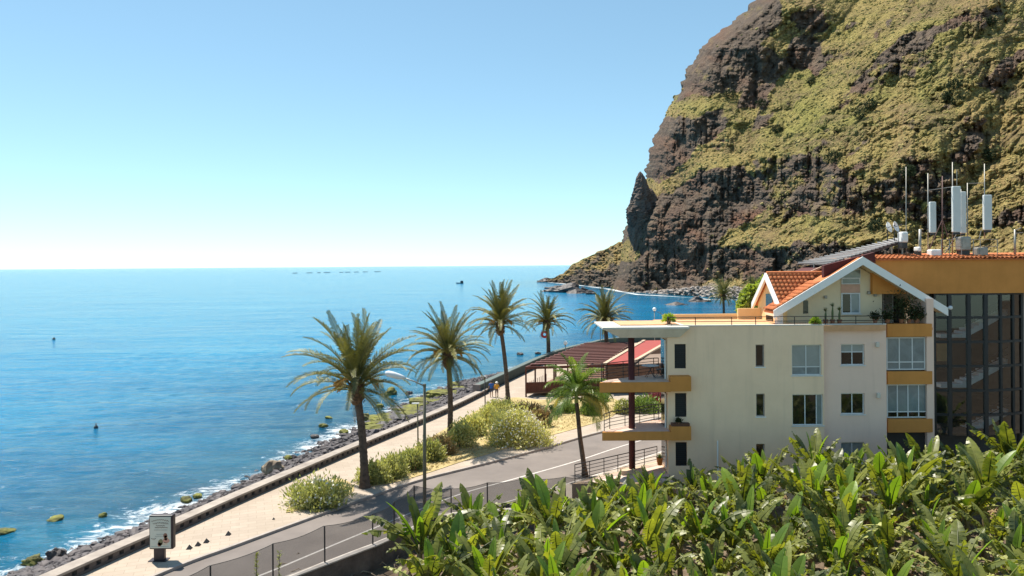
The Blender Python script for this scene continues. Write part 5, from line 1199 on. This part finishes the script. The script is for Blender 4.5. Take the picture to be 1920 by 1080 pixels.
mast(1786, 304, 478, YA, 'mast carrying the tallest panel antenna', (1781.5, 350, 1796, 436), ((1794, 318, 1794, 348),))
mast(1802, 355, 478, YA+.5, 'short mast with narrow panel right behind the tallest antenna', (1796.5, 360, 1806, 438))
mast(1814, 343, 480, YA+.2, 'plain mast between the tallest and the rightmost panel antennas', None, ((1809, 413, 1768, 482), (1814, 344, 1846, 343)))
mast(1846, 307, 446, YA, 'mast carrying the rightmost panel antenna', (1839.5, 366, 1854, 432), ((1840, 432, 1836, 448),))
mast(1725, 430, 487, YA-.6, 'short thick grey post at the left of the antenna group', None, ((1725, 430, 1732, 430),), .1)
mast(1903, 430, 484, YA-.6, 'short grey post with crosspiece at the far right of the roof', None, ((1903, 432, 1915, 427), (1903, 438, 1918, 436)), .07)
mast(1685, 437, 487, YA-.6, 'thin dark stand at the right end of the slatted canopy', None, ((1680, 436, 1685, 436),), .03, steel_m)
for i, (px, py, w_, h_, m_, nm, lab) in enumerate(((1752, 486, 10, 18, white, 'equipment_cabinet', 'white domed equipment box at the foot of the antennas'), (1772, 487, 18, 7, whitedirt, 'equipment_cabinet', 'long low white plinth under the antenna group'), (1806, 470, 10, 26, galv_m, 'equipment_cabinet', 'grey metal cabinet below the tallest antenna'),
        (1838, 482, 10, 18, galv_m, 'equipment_cabinet', 'grey radio unit cluster below the rightmost antenna'), (1693, 455, 6, 20, white, 'equipment_cabinet', 'white box at the end of the slatted canopy'), (1720, 472, 3, 9, white, 'equipment_cabinet', 'small white canister on the roof beside the thick grey post'))):
    q = PD(px, py, YA-.5); s_ = YA/FPX; t_ = empty(nm, q, lab, 'cabinet', 'equipment on the tiled roof')
    MB().box(q+Vector((-w_*s_, -.3, 0)), q+Vector((w_*s_, .3, h_*s_))).build('case', m_, t_, bevel=.08)
    MB().box(q+Vector((-w_*s_*.7, -.32, h_*s_*.2)), q+Vector((w_*s_*.7, -.303, h_*s_*.8))).build('door', m_, t_)
    MB().box(q+Vector((-w_*s_*.8, -.25, -.35)), q+Vector((w_*s_*.8, .25, 0))).build('base', steel_m, t_)
rl = empty('roof_guard_rail', PD(1765, 487, YA-.8), 'thin grey guard rail round the antenna equipment', 'railing')
for py in (449, 462): MB().tube([PD(1765, py, YA-.8), PD(1870, py, YA-.8)], .02, 6).build('rail', galv_m, rl)
for px in (1765, 1780, 1803, 1825, 1838, 1870): MB().tube([PD(px, 449, YA-.8), PD(px, 488, YA-.8)], .025, 6).build('rail_post', galv_m, rl)
for px, py, lab in ((1664, 427, 'left of the two white satellite dishes'), (1677, 426, 'right of the two white satellite dishes')):
    c = PD(px, py, F+5); t_ = empty('satellite_dish', c-Vector((0, 0, .7)), lab, 'satellite dish', 'satellite dishes behind the canopy')
    d0 = MB().lathe((0, 0, 0), [(.001, 0), (.14, .02), (.26, .06), (.36, .13), (.37, .13), (.26, .045), (.001, -.02)], 18)
    me = d0.mesh('dish', True); me.materials.append(white); o = link('dish', me, t_, (0, 0, .7), (R(72), R(0), R(42)))
    MB().tube([c-Vector((0, 0, .9)), c-Vector((0, 0, .1)), c], .03, 6).build('stand', steel_m, t_); MB().tube([c, c+Vector((.32, -.3, .14))], .015, 5).build('feed_arm', steel_m, t_)
    MB().ball(c+Vector((.32, -.3, .14)), .05, 8, 6).build('receiver', steel_m, t_)
pot_m = mat('clay_pot', (.30, .13, .07), .8); cact = leafmat('cactus_green', (.16, .20, .07), (.08, .11, .04), .1)
grs_m = leafmat('bright_grass_plant', (.42, .50, .08), (.22, .30, .05), .35)
def potplant(px, py, Y, h, kind, label):
    b_ = PD(px, py, Y); t_ = empty('potted_plant', b_, label, 'plant', 'plants on the building')
    MB().lathe(b_, [(.10, 0), (.15, .24), (.16, .26), (.13, .26), (.001, .22)], 12).build('pot', pot_m, t_, True)
    mb = MB(); r_ = random.Random(int(px*7))
    if kind == 'ball':
        for k in range(260):
            a = r_.random()*6.28; e = r_.uniform(-.2, 1.4); L = h*r_.uniform(.7, 1.05); d_ = Vector((math.cos(a)*math.cos(e), math.sin(a)*math.cos(e), math.sin(e))); c = b_+Vector((0, 0, .25)); s_ = d_.cross(Vector((0, 0, 1))).normalized()*.02
            mb.add([c-s_, c+s_, c+d_*L*.7+s_, c+d_*L-Vector((0, 0, .08)), c+d_*L*.7-s_], [(0, 1, 2, 3, 4)])
        mb.build('foliage', grs_m, t_)
    elif kind == 'cactus':
        c = b_+Vector((0, 0, .2)); mb.tube([c, c+Vector((0, 0, h*.6)), c+Vector((.02, 0, h))], [.06, .07, .03], 8); mb.build('stem', cact, t_)
        mb = MB()
        for k in range(50):
            a = r_.random()*6.28; e = r_.uniform(-.1, 1.3); d_ = Vector((math.cos(a)*math.cos(e), math.sin(a)*math.cos(e), math.sin(e)))*.3; q = c+Vector((0, 0, h)); s_ = Vector((-math.sin(a), math.cos(a), 0))*.02; mb.add([q-s_, q+s_, q+d_], [(0, 1, 2)])
        mb.build('foliage', cact, t_)
    else:
        for k in range(220):
            q = b_+Vector((r_.gauss(0, h*.28), r_.gauss(0, h*.25), .25+abs(r_.gauss(.4, .3))*h)); d_ = Vector((r_.gauss(0, 1), r_.gauss(0, 1), r_.gauss(.3, 1))).normalized()*.12; s_ = d_.cross(Vector((.3, .5, .8))).normalized()*.04
            mb.add([q-d_, q+s_, q+d_, q-s_], [(0, 1, 2, 3)])
        mb.build('foliage', kind if not isinstance(kind, str) else olg_m, t_)
potplant(1529, 611, F+.2, .42, 'ball', 'round bright green grass plant on the terrace edge')
for i, px in enumerate((1548, 1561, 1574)): potplant(px, 607, F+1.0, (.55, .85, .6)[i], 'cactus', ('leftmost of three slim cactus plants by the gable', 'tallest, middle one of three slim cactus plants', 'rightmost of three slim cactus plants under the gable window')[i])
potplant(1254, 607, F+1.0, .55, 'ball', 'spiky yellow-green agave at the left corner of the roof terrace')
potplant(1641, 606, F+1.0, .4, darkscrub_m, 'small dark plant at the right end of the terrace railing')
for i, px in enumerate((1664, 1690, 1704, 1718)): potplant(px, 606, F+1.0, (.5, 1.7, 1.3, .8)[i], darkscrub_m, ('dark trailing plant at the left of the loggia', 'tall dark climbing plant in the loggia', 'dark plant right of the tall climber in the loggia', 'small dark plant at the right end of the loggia')[i])
potplant(1272, 800, FB+.25, .25, darkscrub_m, 'low dark plants in the brown trough on the lower balcony')
# balcony furniture
zt = Z_(717, FB, 1200)+.02
c = Vector((X_(1220, F+1.0, 700), F+1.1, zt)); t_ = empty('balcony_table', c, 'round pale blue table on the upper balcony', 'table')
MB().lathe(c, [(.001, .72), (.52, .72), (.53, .735), (.52, .75), (.001, .75)], 20).build('table_top', mat('pale_blue_cloth', (.42, .50, .56), .5), t_)
for k in range(4): a = .8+k*1.57; MB().tube([c+Vector((math.cos(a)*.38, math.sin(a)*.38, 0)), c+Vector((-math.cos(a)*.2, -math.sin(a)*.2, .72))], .018, 6).build('leg', steel_m, t_)
c = Vector((X_(1237, F+1.4, 700), F+1.5, zt)); t_ = empty('balcony_chair', c, 'folding dark chair beside the balcony table', 'chair')
MB().box(c+Vector((-.2, -.2, .43)), c+Vector((.2, .2, .46))).build('seat', steel_m, t_); MB().box(c+Vector((.18, -.2, .6)), c+Vector((.21, .2, .85))).build('backrest', steel_m, t_)
for y_ in (-.18, .18):
    MB().tube([c+Vector((-.2, y_, 0)), c+Vector((.2, y_, .85))], .015, 6).build('leg', steel_m, t_); MB().tube([c+Vector((.22, y_, 0)), c+Vector((-.18, y_, .45))], .015, 6).build('leg', steel_m, t_)
c = PD(1237, 872, F+.4); t_ = empty('orange_planter', c, 'bright orange pot with plant on the ground terrace', 'plant pot')
MB().lathe(c, [(.13, 0), (.2, .42), (.22, .45), (.17, .45), (.001, .38)], 14).build('pot', mat('orange_glaze', (.72, .20, .03), .4), t_, True)
mb = MB()
for k in range(80):
    a = rng.random()*6.28; e = rng.uniform(.2, 1.4); d_ = Vector((math.cos(a)*math.cos(e), math.sin(a)*math.cos(e), math.sin(e)))*rng.uniform(.2, .4); q = c+Vector((0, 0, .42)); s_ = Vector((-math.sin(a), math.cos(a), 0))*.03; mb.add([q-s_, q+s_, q+d_], [(0, 1, 2)])
mb.build('foliage', grs_m, t_)
# lime shrub and parked car behind the terrace
b_ = PD(1413, 600, F+14); b_.z = 6.5
tr_ = empty('lime_tree', (b_.x, b_.y, 0), 'bright lime green leafy tree behind the terrace screen wall', 'tree')
MB().tube([(b_.x, b_.y, 0), (b_.x, b_.y, 9.0)], [.2, .08], 8).build('trunk', bark_m, tr_)
r_ = np.random.default_rng(9); n = 2600; top = np.array(PD(1413, 556, F+14))
uu = r_.normal(size=(n, 3)); uu /= np.linalg.norm(uu, axis=1)[:, None]; c_ = top+uu*np.array((.82, .8, 1.5))*(.35+.65*r_.random((n, 1))**.6)*(1+.3*np.sin(uu[:, :1]*5))+np.array((.0, 0, -.2))
c_[:, 0] += (c_[:, 2]-top[2])*.38
a = r_.normal(size=(n, 3)); a /= np.linalg.norm(a, axis=1)[:, None]; b2 = np.cross(a, r_.normal(size=(n, 3))); b2 /= np.linalg.norm(b2, axis=1)[:, None]; L = .16+.12*r_.random((n, 1))
o = npmesh('crown', np.stack([c_-a*L, c_+b2*L*.5, c_+a*L, c_-b2*L*.5], 1).reshape(-1, 3)-np.array((b_.x, b_.y, 0)), np.arange(4*n).reshape(-1, 4), lime_m, False); o.parent = tr_
# ================================================================ banana plantation
ban_m = leafmat('banana_leaf', (.27, .285, .06), (.04, .06, .02), .40, .38, 1.6, tc=(1.7, 1.7, .4))
ban2_m = leafmat('banana_leaf_fresh', (.24, .34, .045), (.10, .17, .03), .46, .4, 1.0, tc=(1.5, 1.6, .3))
banold_m = leafmat('banana_leaf_old', (.44, .45, .12), (.055, .07, .022), .32, .5, 2.5, tc=(1.2, 1.2, .6))
bandry_m = leafmat('banana_leaf_dry', (.42, .29, .15), (.17, .11, .06), .2, .8, 2.5, tc=(1.1, .95, .7))
bstem_m = mat('banana_stem', (.22, .20, .09), .7, c2=(.10, .075, .04), scale=4)
def banana_leaf(name, L, Wd, e0, droop, torn, seed, m_, nseg=16, power=1.3):
    r_ = random.Random(seed); N = 18; pts = []; p = Vector((0, 0, 0)); cv = r_.uniform(-.25, .25)
    for k in range(N+1):
        pts.append(p.copy()); s = k/N; e = R(e0-droop*s**power); p = p+Vector((math.cos(e), cv*s, math.sin(e)))*(L/N)
    mb = MB(); mb.tube(pts[:N], [.038*(1-.9*k/N)+.004 for k in range(N)], 4)
    def at(s):
        i = min(N-1, int(s*N)); d = (pts[i+1]-pts[i]).normalized(); sd = d.cross(Vector((0, 0, 1)));
        if sd.length < .1: sd = Vector((0, 1, 0))
        sd.normalize(); return pts[i].lerp(pts[i+1], s*N-i), d, sd, sd.cross(d)
    def wid(s): t = (s-.16)/.84; return Wd*.5*max(0, min(1, t*7))**.6*(max(0, 1-t**3.5))**.8
    for sg in (-1, 1):
        ang = r_.uniform(12, 32); s0 = .16
        while s0 < .995:
            if r_.random() < torn:
                ang = r_.choice([r_.uniform(-75, 20), r_.uniform(-85, -40), r_.uniform(-10, 35)]); ds = r_.uniform(.03, .08); sh = r_.uniform(.7, 1.0)
            else:
                ang = ang*.7+r_.uniform(6, 26)*.3; ds = .06; sh = 1
            s1 = min(1, s0+ds); quad = []; k_ = R(ang); bend = R(ang-r_.uniform(5, 35) if torn > .3 else ang-8)
            for s in (s0, s1):
                c, d, sd, up = at(min(.9999, s)); w_ = max(wid(s), wid((s0+s1)/2)*.6 if torn > .3 and s1 < .97 else 0)*sh
                md = c+(sd*sg*math.cos(k_)+up*math.sin(k_)+d*.12)*w_*.55; ot = md+(sd*sg*math.cos(bend)+up*math.sin(bend)+d*.25)*w_*.45; quad.append((c, md, ot))
            if torn > .3 and r_.random() < torn: quad[1] = (quad[1][0], quad[0][1].lerp(quad[1][1], .85), quad[0][2].lerp(quad[1][2], .6))
            (a, b_, c), (d2, e, f) = quad
            mb.add([a, b_, c, d2, e, f], [(0, 3, 4, 1), (1, 4, 5, 2)] if sg > 0 else [(0, 1, 4, 3), (1, 2, 5, 4)])
            s0 = s1
    me = mb.mesh(name); me.materials.append(m_); me.polygons.foreach_set('use_smooth', [True]*len(me.polygons)); return me
BK = {}
for kind, e0, dr_, torn, L, Wd, m_, nv_ in (('spear', 84, 14, .0, 1.9, .34, ban2_m, 2), ('fresh', 78, 26, .06, 2.1, .62, ban2_m, 3), ('erect', 74, 36, .25, 2.3, .56, ban_m, 5), ('arch', 62, 64, .5, 2.5, .58, ban_m, 5),
                                            ('torn', 52, 72, .92, 2.4, .50, banold_m, 5), ('shred', 66, 48, 1.0, 2.3, .44, banold_m, 5), ('dry', 5, 85, 1.0, 2.0, .48, bandry_m, 4)):
    BK[kind] = [banana_leaf('banana_leaf', L, Wd, e0+rng.uniform(-6, 6), dr_+rng.uniform(-8, 8), torn, 700+31*len(BK)+k, m_) for k in range(nv_)]
stm = MB().tube([(0, 0, -.1), (0, 0, .3), (.02, 0, 1.4), (.0, .02, 2.35), (0, 0, 2.6)], [.17, .15, .125, .10, .07], 9).mesh('pseudostem', True); stm.materials.append(bstem_m)
bun = MB()
for k in range(26):
    a = k*2.4; z = -.02*k; bun.tube([(math.cos(a)*.05, math.sin(a)*.05, z), (math.cos(a)*.15, math.sin(a)*.15, z+.02), (math.cos(a)*.19, math.sin(a)*.19, z+.12)], [.02, .025, .012], 5)
bunch = bun.mesh('fruit_bunch', True); bunch.materials.append(mat('green_bananas', (.30, .34, .08), .5))
PLAN = [('spear', 1, .0), ('fresh', 1, .0), ('erect', 4, -.05), ('arch', 3, -.12), ('torn', 3, -.18), ('shred', 2, -.22), ('dry', 2, -.40)]
def banana(base, s, label, seed):
    r_ = random.Random(seed); t = empty('banana_plant', base, label, 'banana plant', 'banana plants of the plantation', r_.random()*6.28)
    tx, ty = r_.uniform(-.08, .08), r_.uniform(-.08, .08)
    link('pseudostem', stm, t, (0, 0, 0), (ty, -tx, 0), (s, s, s)); az = r_.random()*6.28
    top = Vector((-tx*2.5*s, -ty*2.5*s, 2.45*s))
    for kind, n, dz in PLAN:
        n = max(0, n+r_.choice((-1, 0, 0, 0, 1)) if kind not in ('spear',) else n)
        for k in range(n):
            az += 2.4+r_.uniform(-.5, .5); link('leaf', r_.choice(BK[kind]), t, top+Vector((math.cos(az)*.05, math.sin(az)*.05, dz*s)), (r_.uniform(-.22, .22), r_.uniform(-.2, .2), az), s*r_.uniform(.80, 1.12))
    if r_.random() < .3: link('fruit_bunch', bunch, t, top+Vector((math.cos(az)*.35, math.sin(az)*.35, -.35)), (0, .2, az), s)
    return t
row = 0; y = 22.6
while y < 42.3:
    xs = []; x = (-5.6 if y < 32 else -3.9)+(row % 2)*.8
    while True:
        xx, yy = x+rng.uniform(-.55, .55), y+rng.uniform(-.55, .55); px = 960+FPX*xx/yy
        if px > 2010: break
        ymax = np.interp(xx, [-4, 3, 5, 9, 12, 20, 26, 34], [35.5, 36.5, 40.8, 41.0, 42.8, 43.0, 43.0, 43.0])
        if yy < ymax and px > 745 and not (xx < -2.6 and yy > 32): xs.append((xx, yy, px))
        x += 2.15
    for i, (xx, yy, px) in enumerate(xs):
        back = np.clip((yy-33)/6, 0, 1); sb_ = np.interp(px, [800, 900, 1000, 1250, 1330, 1440, 1560, 1640, 1700, 1920], [1.02, 1.02, .86, .72, .78, .98, 1.08, 1.05, 1.16, 1.28])
        s = (1-back)*1.0+back*sb_; s *= rng.uniform(.82, 1.14)
        banana(Vector((xx, yy, -.35)), s, 'green banana plant, %s from the left in the %s row from the front' % (ORD[i], ORD[row]), 900+row*40+i)
    row += 1; y += 2.0
# two dry banana flower stalks poking above the net fence
for px, py, h, lab in ((478, 1090, 52, 'thin leafy stalk poking up before the net fence, left one'), (520, 1090, 55, 'thin leafy stalk poking up before the net fence, right one')):
    Y = 30.5; b_ = PD(px, py, Y); tp = PD(px+4, py-h, Y); b_.z = -.35; t = empty('weed_stalk', b_, lab, 'plant', 'weed stalks by the fence')
    MB().tube([b_, b_.lerp(tp, .6), tp], [.03, .02, .008], 5).build('stem', stem_m, t); mb = MB(); r_ = random.Random(px)
    for k in range(130):
        q = b_.lerp(tp, r_.uniform(.35, 1)); a = r_.random()*6.28; d_ = Vector((math.cos(a), math.sin(a), r_.uniform(.3, 1.2))).normalized()*r_.uniform(.10, .22); s_ = Vector((-math.sin(a), math.cos(a), 0))*.03; mb.add([q, q+d_*.5+s_, q+d_, q+d_*.5-s_], [(0, 1, 2, 3)])
    mb.build('foliage', banold_m, t)
